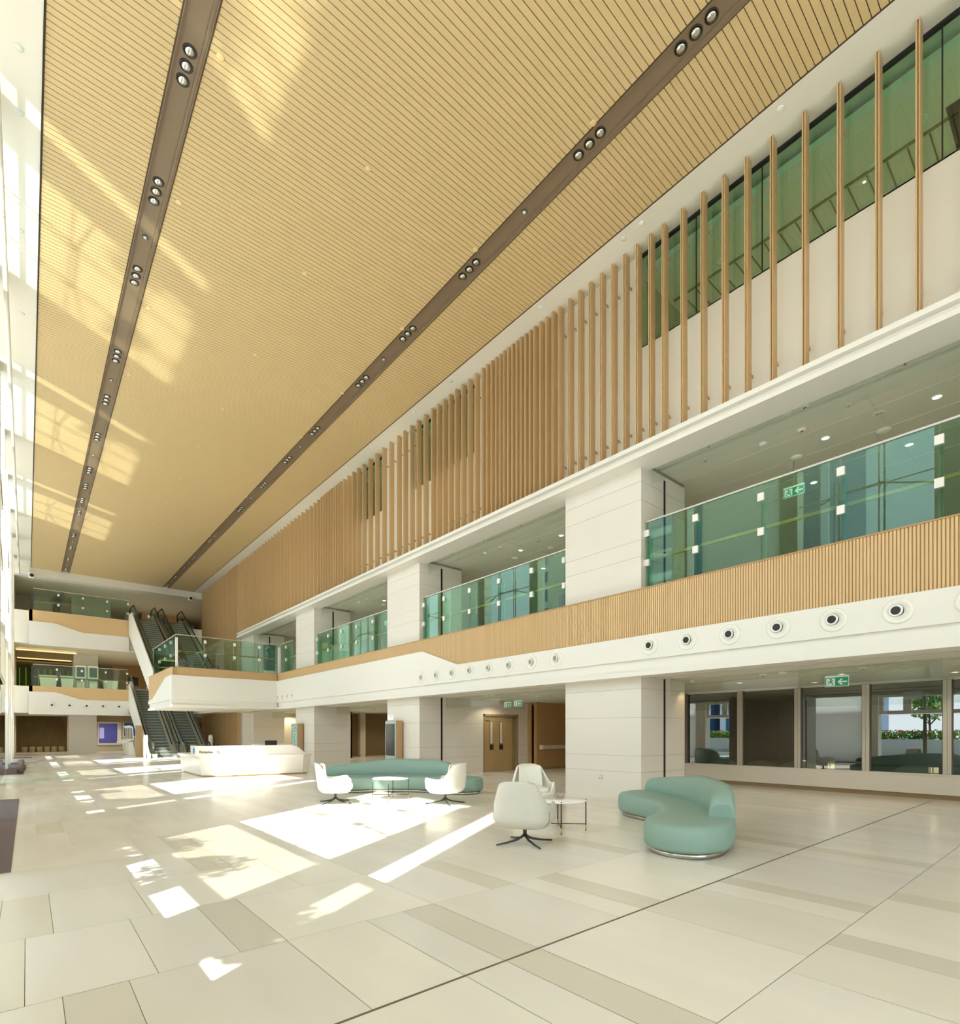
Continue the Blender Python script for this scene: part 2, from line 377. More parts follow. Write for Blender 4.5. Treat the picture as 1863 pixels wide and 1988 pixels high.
# platform for the upper escalators
PX, PY0, PY1 = 5.43, 29.88, 36.55
mb = MB(); beam_profile(mb, 'x', PY0, PX, 10.60, [(PX, 4.44), (10.60, 4.44)])
topP = [(PY0, 4.44), (31.42, 4.44), (35.17, 3.5), (PY1, 3.42)]
beam_profile(mb, 'y', PX, PY0 + .25, PY1, [(PY0 + .25, 4.44)] + topP[1:])
struct('beam_platform', mb, WHITE, 'white beam around the escalator platform')
mb = MB(); mb.box(PX + .05, 10.62, PY0 + .05, PY0 + .2, 4.44, 4.86); mb.box(PX + .02, 10.62, PY0 + .02, PY0 + .2, 4.84, 4.865)
for (a, za), (b, zb_) in zip(topP[:-1], topP[1:]): mb.prism([(a + .05, za), (b, zb_), (b, 4.86), (a + .05, 4.86)], 'x', PX + .05, PX + .2)
mb.box(PX + .02, PX + .2, PY0 + .02, PY1, 4.84, 4.865)
o = struct('wood_band_platform', mb, WOOD_RD, 'ribbed timber band around the escalator platform')
mb = MB(); rib_run(mb, 'x', PY0 + .05, PX + .05, 10.6, lambda t: 4.44, 4.845); rib_run(mb, 'y', PX + .05, PY0 + .05, PY1, lambda t: lerp(topP, t), 4.845)
mb.build('rib', WOOD_R, o, recalc=False)
struct('floor_platform', B(PX + .2, 10.9, PY0 + .2, PY1, 2.9, 4.8), SOFFIT)
# first floor slab and its ground floor soffit on the right
mb = MB(); mb.box(10.75, 30, YN, 47.4, 2.9, 4.8)
struct('floor_upper', mb, SOFFIT, 'first floor slab')
mb = MB()
for x in (11.25, 11.32, 12.4, 13.6): mb.box(x, x + .012, YN, 29.8, 2.885, 2.9)
struct('trim_5', mb, FRAMEW)
# cornice above the first floor openings
CPROF = [(10.50, 8.105), (10.50, 8.01), (10.60, 7.995), (10.60, 7.93), (10.50, 7.925), (10.475, 7.86), (10.475, 7.775), (11.2, 7.775), (11.2, 8.105)]
struct('cornice', MB().prism(CPROF, 'y', YN, 37.1), WHITE, 'white stepped cornice above the first floor openings')
mb = MB(); mb.box(11.2, 11.62, YN, 47.4, 7.93, 8.1); mb.box(11.72, 30, YN, 47.4, 7.93, 8.1)
struct('ceiling_gallery', mb, SOFFIT, 'ceiling of the first floor gallery')
struct('trim_6', B(11.62, 11.72, YN, 47.4, 7.99, 8.1), DARKGAP, 'dark slot in the gallery ceiling')
mb = MB()
for x in (12.6, 13.6, 14.6, 15.6): mb.box(x, x + .01, YN, 34, 7.922, 7.93)
for y in (3.0, 13.0, 23.0): mb.box(12.0, 16, y, y + .01, 7.922, 7.93)
struct('trim_7', mb, STONE)
# upper wall with three green windows
WIN = [(YN, 7.18, 'window_1'), (13.05, 16.75, 'window_2'), (18.8, 21.13, 'window_3')]
mb = MB(); ys = [7.18, 13.05, 16.75, 18.8, 21.13, 37.2]
mb.box(XUP, XUP + .25, YN, 37.2, 8.0, 10.65)
for a, b in ((7.18, 13.05), (16.75, 18.8), (21.13, 37.2)): mb.box(XUP, XUP + .25, a, b, 10.65, 12.9)
mb.box(XUP, XUP + .25, 37.2, 47.3, 0, 12.9); mb.box(XUP + .1, XUP + .3, YN, 47.3, 12.8, 13)
struct('wall_right', mb, SOFFIT, 'white upper wall behind the timber fins')
for a, b, nm in WIN:
    o = struct(nm, B(XUP + .03, XUP + .045, a, b, 10.65, 12.79), G_UP, 'green glass strip window behind the timber fins')
    f = MB(); f.box(XUP - .005, XUP + .08, a, b, 12.785, 12.83); f.box(XUP, XUP + .06, a, b, 10.62, 10.652, 1)
    y = b - 1.36
    while y > max(a, -1): f.box(XUP + .025, XUP + .05, y, y + .018, 10.65, 12.79); y -= 1.36
    f.build('window_frame', [BLACK, WHITE], o)

# ------------------------------------------------------------------ timber fins
FY = [1.43, 1.96]
y = 2.487
def run(step, n):
    global y
    for _ in range(n): FY.append(y); y += step
run(.548, 4); y = 4.60; run(.4465, 5); y = 6.718; run(.3365, 9); y = 9.64; run(.225, 3); y = 10.31; run(.177, 10); y = 12.1; run(.212, 2)
y = 12.53; run(.3375, 9); y = 15.69; run(.445, 5); y = 18.03; run(.552, 5); y = 20.7; run(.44, 3); y = 22.0; run(.3, 1); run(.235, 2); run(.178, 9); y = 24.4; run(.38, 2); y = 25.2; run(.5, 25); y = 37.75; run(.22, 10); y = 40.0; run(.34, 9); y = 43.1; run(.4, 11)
def fin_mesh(z0, z1):
    m = MB()
    # plan: two front lips with a groove between, then the flat blade
    pl = [(10.70, -.03), (10.70, -.014), (10.735, -.014), (10.735, .008), (10.70, .008), (10.70, .03), (10.89, .03), (10.89, -.03)]
    m.prism(pl, 'z', z0, z1); m.box(10.89, 11.019, -.008, .008, z0 + .6, z0 + .66); m.box(10.89, 11.019, -.008, .008, z1 - .7, z1 - .64)
    return m.build('timber_fin', WOOD_F, keep=True)
f_hi = fin_mesh(8.03, 12.83); f_full = fin_mesh(0, 12.83); used = {}
for i, fy in enumerate(sorted(FY)):
    if fy > 47.2: continue
    src = f_full if fy > 37.4 else f_hi
    o = src.copy() if src.name in used else src
    if src.name in used: C.objects.link(o)
    used[src.name] = 1; o.location = (0, fy + .03, 0)
    if fy > 37.4: tag(o, 'full height timber fin on the far right wall, %s from the nearest end' % od(len([q for q in FY if 37.4 < q < fy]) + 1), 'fin', 'full height timber fins at the far right wall')
    else: tag(o, 'tall slim timber fin above the right cornice, %s from the near end' % od(i + 1), 'fin', 'timber fins on the upper right wall')

# ------------------------------------------------------------------ left glass facade (9.28 m module)
MOD = 9.28; k0 = -2
def build_facade():
    pm = MB(); solid = MB(); beams = MB(); clear = MB(); dim = MB(); low = MB(); rods = MB()
    for k in range(k0, 7):
        o = k * MOD
        if o + 3.8 > 50: break
        pm.box(-1.25, -.62, o + 3.15, min(o + 3.8, 48), 0, 12.9); pm.box(-1.25, -.62, o + 7.9, o + 8.55, 0, 12.9)
        solid.box(-1.0, -.85, o + 8.5, o + 11.84, 0, 12.9)  # added unseen panels: block direct sun, pass soft fill
        if k < 0: solid.box(-1.0, -.85, o + 2.56, o + 7.9, 0, 12.9); continue  # near bays closed with the same panels to keep sun out
        for a, b in ((2.56, 3.15), (3.8, 7.9)):
            a += o; b += o
            if k == 4: solid.box(-1.0, -.85, a, b, 5.86, 12.9)  # upper panes closed so no sun reaches the far beam
            else: clear.box(-.92, -.905, a, b, 5.85, 12.85)
            dim.box(-.92, -.905, a, b, 3.55, 5.75); low.box(-.92, -.905, a, b, .05, 3.42)
            beams.box(-.98, -.82, a, b, 5.74, 5.86); beams.box(-.98, -.82, a, b, 3.42, 3.56)
            beams.box(-.98, -.82, a, b, 2.55, 2.72)
        for a, b in ((3.8, 4.1), (5.0, 5.4), (6.56, 6.9), (7.72, 7.9)): beams.box(-.96, -.84, o + a, o + b, 2.7, 3.44)
        for yy in (5.18, 6.55): rods.tube([(-.8, o + yy, 5.8), (-.8, o + yy, 12.8)], .034, 6); rods.tube([(-.8, o + yy + .16, 5.8), (-.8, o + yy + .16, 12.8)], .026, 6)
        rods.tube([(-.82, o + 3.8, 8.1), (-.82, o + 7.9, 8.1)], .022, 6); rods.tube([(-.82, o + 3.8, 10.35), (-.82, o + 7.9, 10.35)], .026, 6)
        for zz in (8.1, 10.35):
            for yy in (5.24, 6.61):
                rods.tube([(-.88, o + yy - .12, zz + .12), (-.7, o + yy, zz), (-.88, o + yy + .12, zz - .12)], .035, 6)
                rods.tube([(-.88, o + yy + .12, zz + .12), (-.7, o + yy, zz), (-.88, o + yy - .12, zz - .12)], .035, 6)
            rods.tube([(-.7, o + 3.8, zz - .5), (-.7, o + 5.24, zz), (-.7, o + 6.61, zz), (-.7, o + 7.9, zz - .5)], .034, 6)
    p = struct('wall_left', pm, SOFFIT, 'white piers of the left glass facade')
    solid.build('sun_block_panel', OPAL, p); beams.build('transom', SOFFIT, p); rods.build('cable_truss', STEEL, p)
    o = struct('window_4', clear, G_FAC, 'upper clear glass of the left facade', recalc=False)
    dim.build('tinted_pane', G_DIM, o, recalc=False); low.build('lower_pane', G_FAC, o, recalc=False)
build_facade()
struct('wall_back', MB().box(-1, 31, YN - .3, YN, 0, .3).box(-1, 31, YN - .3, YN, 7, 13).box(11, 31, YN - .3, YN, .3, 7), SOFFIT)
struct('window_5', B(-1, 11, YN - .2, YN - .18, .3, 7), G_FAC)  # added glazing in the unseen end wall to let sky light in
struct('sun_block_wing', B(-1.6, -1.0, -30, YN - .3, 0, 24), SOFFIT, 'added unseen wall that keeps the sun off the back window')  # added out of view to block sun from the back glazing

# glass entrance lobby beside the facade and floor mats
t = thing('entrance_screen', 'pale glass entrance screen standing at the left edge of the hall', 'glass screen', (-.7, 23.8, 0))
MB().box(-.640, -.615, 21.2, 26.4, .05, 3.3).build('glass_panel', glass('lobby_glass', (.82, .93, .88), 1.5, 1.4), t)
MB().box(-.84, -.615, 26.40, 26.44, 0, 3.3).build('end_post', SOFFIT, t)
MB().box(-.84, -.60, 21.2, 26.44, 3.3, 3.42).build('lobby_roof', WHITE, t)
tag(B(-1.75, -.14, 8.15, 16.9, 0, .018).build('floor_mat', MATT), 'mauve runner mat lying nearest along the left facade', 'mat', 'mats along the facade')
m = MB(); pl = [(-1.7, 27.1), (-.1, 27.1), (-.085, 28.6), (-.02, 30.5), (-.03, 33), (-.12, 35.6), (-.25, 37.2), (-1.7, 37.4)]
m.prism(pl, 'z', 0, .02); m.lathe([(.02, 0), (.09, .02), (.11, .5), (.11, 9.4), (.02, 9.6)], (-.2, 27.3, .10), 'y', 12)
tag(m.build('floor_mat', MATT), 'mauve mat with a rolled edge beyond the glass lobby', 'mat', 'mats along the facade')
tag(B(-1.7, .25, 43.2, 45.4, 0, .02).build('floor_mat', MATT), 'small dark mat at the far left door', 'mat', 'mats along the facade')

# ------------------------------------------------------------------ far end: floors, fascias, rooms
def end_fascia(z0, top, zt, nm, x0=.1, x1=5.9):
    mb = MB(); mb.prism([(x0, z0 + .10)] + [(x1, z0 + .10)] + top[::-1], 'y', 47.97, 48.25)
    mb.box(x0, x1 + .3, 47.95, 48.25, z0, z0 + .10)
    mb.box(x0, x0 + .2, 48.0, 50.2, z0, top[0][1])
    struct(nm, mb, WHITE, 'white curved beam across the far end')
    m2 = MB(); tp = top
    for (a, za), (b, zb_) in zip(tp[:-1], tp[1:]): m2.prism([(a, za), (b, zb_), (b, zt), (a, zt)], 'y', 48.04, 48.25)
    m2.box(x0 + .02, x0 + .2, 48.04, 50.2, top[0][1], zt)
    struct('wood_band_end', m2, WOOD_R, 'timber band across the far end')
end_fascia(2.86, [(.1, 4.42), (1.5, 4.42), (1.7, 4.38), (2.9, 3.99), (3.1, 3.95), (5.9, 3.95)], 4.82, 'beam_end_lower')
end_fascia(7.66, [(.1, 9.27), (1.4, 9.27), (1.6, 9.23), (2.95, 8.82), (3.15, 8.79), (5.9, 8.79)], 10.06, 'beam_end_upper')
struct('floor_end_lower', B(-1, 13, 48.2, 62, 2.95, 4.8).box(9.6, 10.9, 37.2, 48.2, 2.95, 4.8).box(9.6, 12, 47.3, 48.3, 2.95, 4.8), SOFFIT)
struct('floor_end_upper', B(-1, 13, 48.2, 62, 7.75, 10.0), SOFFIT)
struct('ceiling_end', B(-1, 13, 48.3, 62, 12.36, 12.5), SOFFIT)
struct('wall_end', B(-1, 13, 61.8, 62, 0, 13), BEIGEW)
struct('wall_end_left', B(-1.0, -.66, 48.3, 62, 0, 13), BEIGEW)
struct('wall_end_right', MB().box(12.9, 13.1, 47.3, 62, 0, 13), WOOD_W)
# ground floor at the end: dark fluted screen, pier, digital wall
m = MB(); m.box(-.8, 3.0, 57.2, 57.3, 0, 2.95)
for i in range(38):
    x = -.6 + i * .095; m.prism([(x, 57.2), (x + .045, 57.12), (x + .09, 57.2)], 'z', .05, 2.95)
struct('wall_end_fluted', m, WOOD_DK, 'dark fluted timber wall at the far left')
for i in range(6):
    o = MB().lathe([(.19, 0), (.21, .04), (.215, .40), (.19, .44)], (-.15 + i * .47, 56.5, 0), 'z', 16).build('round_stool', mat('stool_drab', srgb(140, 132, 100), .7) if i == 0 else bpy.data.materials['stool_drab'])
    tag(o, 'drab round stool before the dark fluted wall, %s from the left' % od(i + 1), 'stool', 'round stools by the fluted wall')
struct('pier_end', MB().box(2.42, 4.15, 51.0, 53.0, 0, 2.95), STONE, 'cream stone pier at the far end')
struct('wall_end_media', B(4.0, 10, 55.2, 55.4, 0, 2.95), GREYW)
t = thing('video_wall', 'violet video wall behind the white kiosks at the far end', 'screen', (5.5, 55.1, .7))
MB().box(4.55, 6.2, 55.06, 55.2, .55, 2.5).build('bezel', WHITE, t); MB().box(4.62, 5.9, 55.03, 55.065, .7, 2.35).build('display', BLUESCR, t); MB().box(4.66, 4.98, 55.015, 55.035, 1.1, 2.0).build('caption_panel', LILAC, t)
t = thing('video_wall', 'blue corner screen right of the violet video wall', 'screen', (6.9, 55.1, .7))
MB().box(6.35, 7.9, 55.03, 55.2, 1.2, 2.5).build('bezel', WHITE, t); MB().box(6.4, 7.85, 55.0, 55.04, 1.3, 2.45).build('display', mat('navy_screen', srgb(50, 70, 120), .2, emit=srgb(50, 70, 120), es=.5), t)
struct('bulkhead_end', MB().box(4.1, 13, 52.0, 52.2, 2.45, 2.95), TAUPE)
# first floor at the end: green lit room, pier, kiosks, timber wall
struct('pier_upper', B(2.8, 4.35, 52.6, 54.2, 4.8, 7.75), STONE)
m = MB(); m.box(-.7, 3.0, 60.9, 61, 4.8, 7.75)
struct('wall_end_green', m, mat('olive_panel', srgb(92, 104, 62), .6))
m = MB()
for i in range(9): x = -.5 + i * .42; m.box(x, x + .05, 60.80, 60.88, 4.9, 7.2)
m.build('lime_strip', mat('lime_strip', srgb(150, 180, 60), .5, emit=srgb(150, 190, 60), es=.4))
o = bpy.data.objects['lime_strip']; tag(o, 'row of lime lit strips on the olive wall of the far lounge', 'wall light')
for j, (yy, zz) in enumerate(((51.2, 7.60), (57.0, 7.60))):
    o = MB().box(-.6, 2.9, yy, yy + .16, zz, zz + .08).build('cove_strip', COVE); tag(o, 'amber cove light strip across the lounge ceiling, %s one' % ('front', 'rear')[j], 'cove light', 'amber cove lights')
struct('bulkhead_lounge', MB().box(-.7, 3, 53, 53.1, 7.3, 7.75).box(-.7, 3, 57.3, 60.9, 7.35, 7.5), TAUPE)
def counter(x0, x1, y0, label):
    t = thing('reception_counter', label, 'counter', ((x0 + x1) / 2, y0, 4.8))
    MB().prism([(x0 + .1, 4.8), (x1 - .08, 4.8), (x1, 5.85), (x0, 5.85)], 'y', y0, y0 + .6).build('counter_body', DESKW, t)
    MB().box(x0 - .03, x1 + .03, y0 - .04, y0 + .66, 5.85, 5.9).build('counter_top', WHITE, t)
counter(.7, 1.75, 51.6, 'short white counter behind the far first floor balustrade'); counter(1.95, 2.75, 51.4, 'white counter in sunlight left of the first floor kiosks')
o = MB().lathe([(.25, 0), (.28, .5), (.33, .9), (.3, 1.45), (.16, 1.75), (.02, 1.8)], (1.9, 52.9, 4.8), 'z', 14).build('armchair_back', CHAR); tag(o, 'dark rounded chair behind the far white counters', 'chair')
def kiosk_tall(x, y0, z, label):
    t = thing('check_in_kiosk', label, 'kiosk', (x, y0, z), 0, 'first floor self service kiosks')
    MB().box(x - .26, x + .26, y0 - .1, y0 + .1, z + .0, z + .95).build('stand', WHITE, t, bevel=.02)
    MB().box(x - .33, x + .33, y0 - .14, y0 + .06, z + .95, z + 2.05).build('screen_housing', WHITE, t, bevel=.03)
    MB().box(x - .25, x + .25, y0 - .150, y0 - .138, z + 1.15, z + 1.92).build('display', mat('kiosk_display', srgb(74, 96, 110), .15) if 'kiosk_display' not in bpy.data.materials else bpy.data.materials['kiosk_display'], t)
    MB().box(x - .3, x + .3, y0 - .24, y0 - .1, z + .9, z + .95).build('shelf', CHAR, t)
kiosk_tall(3.22, 52.3, 4.8, 'left white check-in kiosk against the first floor pier'); kiosk_tall(4.02, 52.3, 4.8, 'right white check-in kiosk against the first floor pier')
counter(4.75, 5.8, 53.4, 'white counter right of the first floor kiosks')
struct('wall_end_timber', MB().box(5.9, 13, 58.5, 58.6, 4.8, 7.75).box(10.9, 11.0, 47.6, 58.5, 4.8, 7.75), WOOD_W)
o = B(7.2, 7.9, 58.44, 58.5, 5.9, 6.7).build('wall_screen', SCREEN); tag(o, 'black wall screen on the far first floor timber wall', 'screen')
# second floor at the end
struct('wall_end_top', MB().box(-.7, 1.40, 55.0, 55.2, 10, 12.4).box(1.40, 2.72, 56.0, 56.2, 10, 12.4).box(2.72, 5.3, 53.6, 56.2, 10, 12.4).box(6.7, 7.0, 57, 57.2, 10, 12.4).box(5.3, 13, 60, 60.2, 10, 12.4), GREYW)
struct('wall_end_top_timber', MB().box(7.85, 10.9, 56.2, 56.4, 10, 12.4).box(5.3, 6.9, 59.9, 60.0, 10, 12.4), WOOD_W)
t = thing('corridor_door', 'grey-brown door behind the upper left balustrade at the far end', 'door', (2.15, 55.9, 10.0))
MB().box(1.62, 2.70, 55.9, 56.0, 10, 12.18).build('door_frame', TAUPE, t); MB().box(1.68, 2.64, 55.87, 55.9, 10, 12.1).build('door_leaf', DOORG, t); MB().box(1.75, 1.79, 55.82, 55.87, 10.9, 11.2).build('door_handle', STEEL, t)
o = B(8.3, 8.75, 56.12, 56.2, 11.95, 12.15).build('exit_sign', SIGNW); tag(o, 'pale green exit sign above the upper escalators', 'sign')
for i, (x, yy) in enumerate([(1.0, 50.0), (5.2, 50.2), (7.0, 52.5), (8.4, 53.5), (9.6, 54.0)]):
    t = thing('downlight', 'small downlight in the top floor ceiling at the far end, %s from the left' % od(i + 1), 'downlight', (x, yy, 12.35), 0, 'downlights over the top landing')
    MB().lathe([(.09, 0), (.09, -.015), (.065, -.015)], (x, yy, 12.36)).build('trim_ring', PLAST, t); MB().lathe([(.064, 0), (.001, -.008)], (x, yy, 12.352)).build('lamp', LIT, t)
struct('wall_side_timber', MB().box(XUP - .1, XUP + .05, 47.3, 47.45, 0, 12.9), WOOD_F)

# ------------------------------------------------------------------ balustrades
def balustrade(name, label, p0, p1, joints, zb, zt, zc, inner, group='glass balustrades', ends=True, rail=True):
    """straight glass balustrade from p0 to p1 (x,y); joints: distances of panel joints; inner: unit normal towards the floor side"""
    p0 = Vector((p0[0], p0[1], 0)); p1 = Vector((p1[0], p1[1], 0)); d = (p1 - p0); L = d.length; d.normalize(); n = Vector((inner[0], inner[1], 0))
    t = thing(name, label, 'balustrade', (p0.x, p0.y, zb), 0, group)
    def obx(a, b, c0, c1, z0, z1, mb=None):
        mb = mb or MB(); q = [p0 + d * a + n * c0, p0 + d * b + n * c0, p0 + d * b + n * c1, p0 + d * a + n * c1]
        mb.add([(v.x, v.y, z0) for v in q] + [(v.x, v.y, z1) for v in q], [(3, 2, 1, 0), (4, 5, 6, 7), (0, 1, 5, 4), (1, 2, 6, 5), (2, 3, 7, 6), (3, 0, 4, 7)]); return mb
    js = [j for j in joints if 0 < j < L]
    ed = [0] + js + [L]
    for a, b in zip(ed[:-1], ed[1:]):
        if b - a > .05: obx(a + .006, b - .006, 0, .015, zb, zt - .03).build('glass_panel', G_GREEN, t, recalc=False)
    obx(0, L, -.012, .028, zt - .035, zt).build('top_rail', ALU, t)
    if rail: obx(0, L, .22, .27, zc[1] + .12, zc[1] + .18).build('grab_rail', RAILW, t)
    cl = js + ([0.03, L - .03] if ends else [])
    for j in cl:
        for z in zc: obx(j - .06, j + .06, -.03, .05, z - .075, z + .075).build('clamp', CLAMP, t)
        obx(j - .012, j + .012, .05, .24, zb, zt - .28).build('glass_fin', G_GREEN, t, recalc=False)
    return t
names = ['nearest right bay', 'second right bay', 'third right bay', 'fourth right bay']
JB = [[(1.785, 3.13, 4.487, 5.841), (-1.5, 7.06)], [(9.55, 10.77, 12.17, 13.59, 15.0), (9.42, 16.27)], [(19.99, 21.45, 22.92, 24.35), (18.6, 25.62)]]
for i, (js, (a, b)) in enumerate(JB):
    balustrade('glass_balustrade', 'green glass balustrade on the first floor in the %s' % names[i], (11.05, a), (11.05, b), [j - a for j in js], 4.8, 6.53, (6.24, 5.555), (1, 0), 'right gallery glass balustrades')
balustrade('glass_balustrade', 'short glass balustrade turning into the platform beside the fourth pier', (10.75, 28.05), (10.75, 29.78), [1.0], 4.8, 6.50, (6.24, 5.555), (1, 0), 'right gallery glass balustrades', ends=False)
balustrade('glass_balustrade', 'glass balustrade along the front edge of the escalator platform', (5.68, 30.08), (10.66, 30.08), [1.30, 2.72, 4.0], 4.8, 6.5, (6.24, 5.555), (0, 1), 'platform glass balustrades', ends=False)
balustrade('glass_balustrade', 'glass balustrade along the left edge of the escalator platform', (5.66, 30.1), (5.66, 36.5), [1.3, 2.8, 4.4], 4.8, 6.5, (6.24, 5.555), (1, 0), 'platform glass balustrades', ends=False)
for i, (x, yy) in enumerate([(5.68, 30.06), (10.74, 30.05)]):
    o = B(x - .05, x + .05, yy - .05, yy + .05, 4.8, 6.33).build('corner_post', CLAMP); tag(o, 'white corner post at the %s front corner of the escalator platform' % ('left', 'right')[i], 'post', 'platform corner posts')
balustrade('glass_balustrade', 'glass balustrade on the first floor at the far end', (.33, 48.3), (5.85, 48.3), [1.3, 2.72, 4.14, 5.48], 4.8, 6.36, (6.05, 5.36), (0, 1), 'far end glass balustrades', ends=False)
balustrade('glass_balustrade', 'glass balustrade on the top floor at the far end', (.36, 48.3), (5.9, 48.3), [1.35, 2.75, 4.2, 5.5], 10.0, 11.62, (11.32, 10.62), (0, 1), 'far end glass balustrades', ends=False)
for i, (z0, z1) in enumerate(((4.8, 6.3), (10, 11.5))):
    o = B(.30, .36, 48.25, 50, z0, z1).build('end_panel', G_GREEN); tag(o, 'glass return panel at the left end of the %s far balustrade' % ('lower', 'upper')[i], 'glass panel', 'far end return panels')
    o = B(.24, .36, 48.22, 48.34, z0, z1 - .1).build('corner_post', CHAR); tag(o, 'corner post at the left end of the %s far balustrade' % ('lower', 'upper')[i], 'post', 'far end corner posts')

# ------------------------------------------------------------------ smoke screens of clear glass
def smoke(label, x, a, b, z0, z1, js, group):
    t = thing('smoke_screen', label, 'glass screen', (x, a, z1), 0, group)
    ed = [a] + [j for j in js if a < j < b] + [b]
    for p, q in zip(ed[:-1], ed[1:]): B(x, x + .01, p + .004, q - .004, z0, z1).build('glass_panel', G_CLEAR, t, recalc=False)
    B(x - .01, x + .02, a, b, z1 - .02, z1).build('fixing_rail', ALU, t)
for i, (a, b) in enumerate([(-3, 7.0), (9.5, 16.2), (18.7, 25.5), (28.1, 34.9)]):
    smoke('clear glass smoke screen under the ground floor ceiling in the %s' % names[i], 12.02, a, b, 2.49, 2.9, [4.15, 1.9, 12.9, 20.9, 23.2, 31], 'ground floor smoke screens')
    smoke('clear glass smoke screen under the cornice in the %s' % names[i], 11.21, a, b, 7.44, 7.93, [2.55, 4.15, 5.7, 11.2, 13.1, 14.9, 20.9, 23.2, 31], 'first floor smoke screens')

# ------------------------------------------------------------------ escalators
def escalator(label, cx, ys, z0, z1, ylow, yhigh, clad=None, group='escalators'):
    """ys: where the slope begins; slope 30 degrees along +Y"""
    tg = math.tan(R(30)); ye = ys + (z1 - z0) / tg
    t = thing('escalator', label, 'escalator', (cx, ylow, z0), 0, group)
    path = [(ylow, z0), (ys, z0), (ye, z1), (yhigh, z1)]
    zp = lambda y: lerp(path, y)
    st = MB(); y = ys - .2; z = z0
    n = int((z1 - z0) / .2)
    for i in range(n):
        a = ys + i * .2 / tg; zz = z0 + (i + 1) * .2
        st.box(cx - .49, cx + .49, a, a + .2 / tg + .02, zz - .045, zz, 0); st.box(cx - .485, cx + .485, a + .012, a + .03, zz - .21, zz - .045, 1)
    st.prism([(ys, z0 - .15), (ye, z1 - .15), (ye, z1 - .30), (ys, z0 - .30)], 'x', cx - .49, cx + .49, 1)
    st.build('steps', [STEP, STEPD], t)
    MB().box(cx - .5, cx + .5, ylow + .1, ys, z0, z0 + .012).build('landing_plate', ALU, t); MB().box(cx - .5, cx + .5, ye, yhigh, z1, z1 + .012).build('landing_plate', ALU, t)
    for sd in (-1, 1):
        x = cx + sd * .675
        up = [(ylow + .35, z0 + .95), (ys - .05, z0 + .95), (ye + .25, z1 + .98), (yhigh - .35, z1 + .98)]
        r = .33
        front = [(ylow + .35 - r * math.sin(a), z0 + .62 + r * math.cos(a)) for a in [i * math.pi / 8 for i in range(1, 8)]]
        back = [(yhigh - .35 + r * math.sin(a), z1 + .65 + r * math.cos(a)) for a in [i * math.pi / 8 for i in range(7, 0, -1)]]
        lowl = [(ylow + .35, z0 + .26), (ys - .05, z0 + .26), (ye + .25, z1 + .28), (yhigh - .35, z1 + .28)]
        poly = lowl + back + up[::-1] + front
        bal = MB().prism(poly, 'x', x - .006, x + .006).build('balustrade_glass', G_ESC, t, recalc=True)
        hl = front[::-1] + up + back[::-1]
        MB().tube([(x, p[0], p[1] + .02) for p in hl], .042, 8).build('handrail', RUBBER, bal)
        dk = [(ylow + .1, z0), (ys, z0), (ye, z1), (yhigh, z1), (yhigh, z1 + .27), (ye + .25, z1 + .27), (ys - .05, z0 + .25), (ylow + .1, z0 + .25)]
        MB().prism(dk, 'x', x - .12 if sd < 0 else cx + .5, cx - .5 if sd < 0 else x + .12).build('skirt_deck', ALU, t)
        MB().prism([(ys, z0 + .252), (ye + .1, z1 + .26), (ye + .1, z1 + .275), (ys, z0 + .267)], 'x', x - .045, x + .045).build('deck_strip', CHAR, t)
    if clad:
        MB().prism(clad, 'x', cx - .86, cx - .80).build('side_cladding', WHITE, t)
    return t
lowcl = [(38.9, 0), (44.7, 0), (44.7, 1.75), (48.0, 3.5), (48.0, 5.22), (47.4, 5.22), (39.2, .30), (38.9, .30)]
upcl = [(37.2, 4.62), (38.0, 3.55), (47.9, 9.0), (47.9, 10.42), (46.5, 10.42), (37.6, 5.26), (37.2, 5.24)]
escalator('left escalator from the ground floor, beside the white kiosks', 6.72, 39.6, 0, 4.95, 38.4, 49.4, lowcl)
escalator('right escalator from the ground floor, nearer the timber wall', 8.55, 39.6, 0, 4.95, 38.4, 49.4)
escalator('left escalator from the platform up to the top floor', 6.72, 37.75, 4.86, 10.05, 36.4, 48.6, upcl)
escalator('right escalator from the platform up to the top floor', 8.55, 37.75, 4.86, 10.05, 36.4, 48.6)
struct('escalator_soffit', MB().prism([(38.0, 3.5), (48.0, 9.0), (48.0, 9.1), (38.0, 3.6)], 'x', 5.9, 9.5).prism([(44.7, 1.7), (48.0, 3.45), (48.0, 3.55), (44.7, 1.8)], 'x', 5.9, 9.5), WHITE)
for i, (x, lab) in enumerate(((5.72, 'left'), (9.46, 'right'))):
    t = thing('safety_guard', 'white guard panel at the foot of the lower %s escalator' % lab, 'guard', (x, 38.6, 0), 0, 'white guards at the escalator foot')
    MB().prism([(38.1, 0), (39.5, 0), (39.5, 1.3), (39.3, 1.45), (39.15, 1.3), (39.15, .7), (38.5, .35), (38.1, .3)], 'x', x - .10, x + .10).build('panel', PLAST, t, bevel=.03)
    B(x - .11, x + .11, 38.2, 38.45, 0, .28).build('foot', BLACK, t)

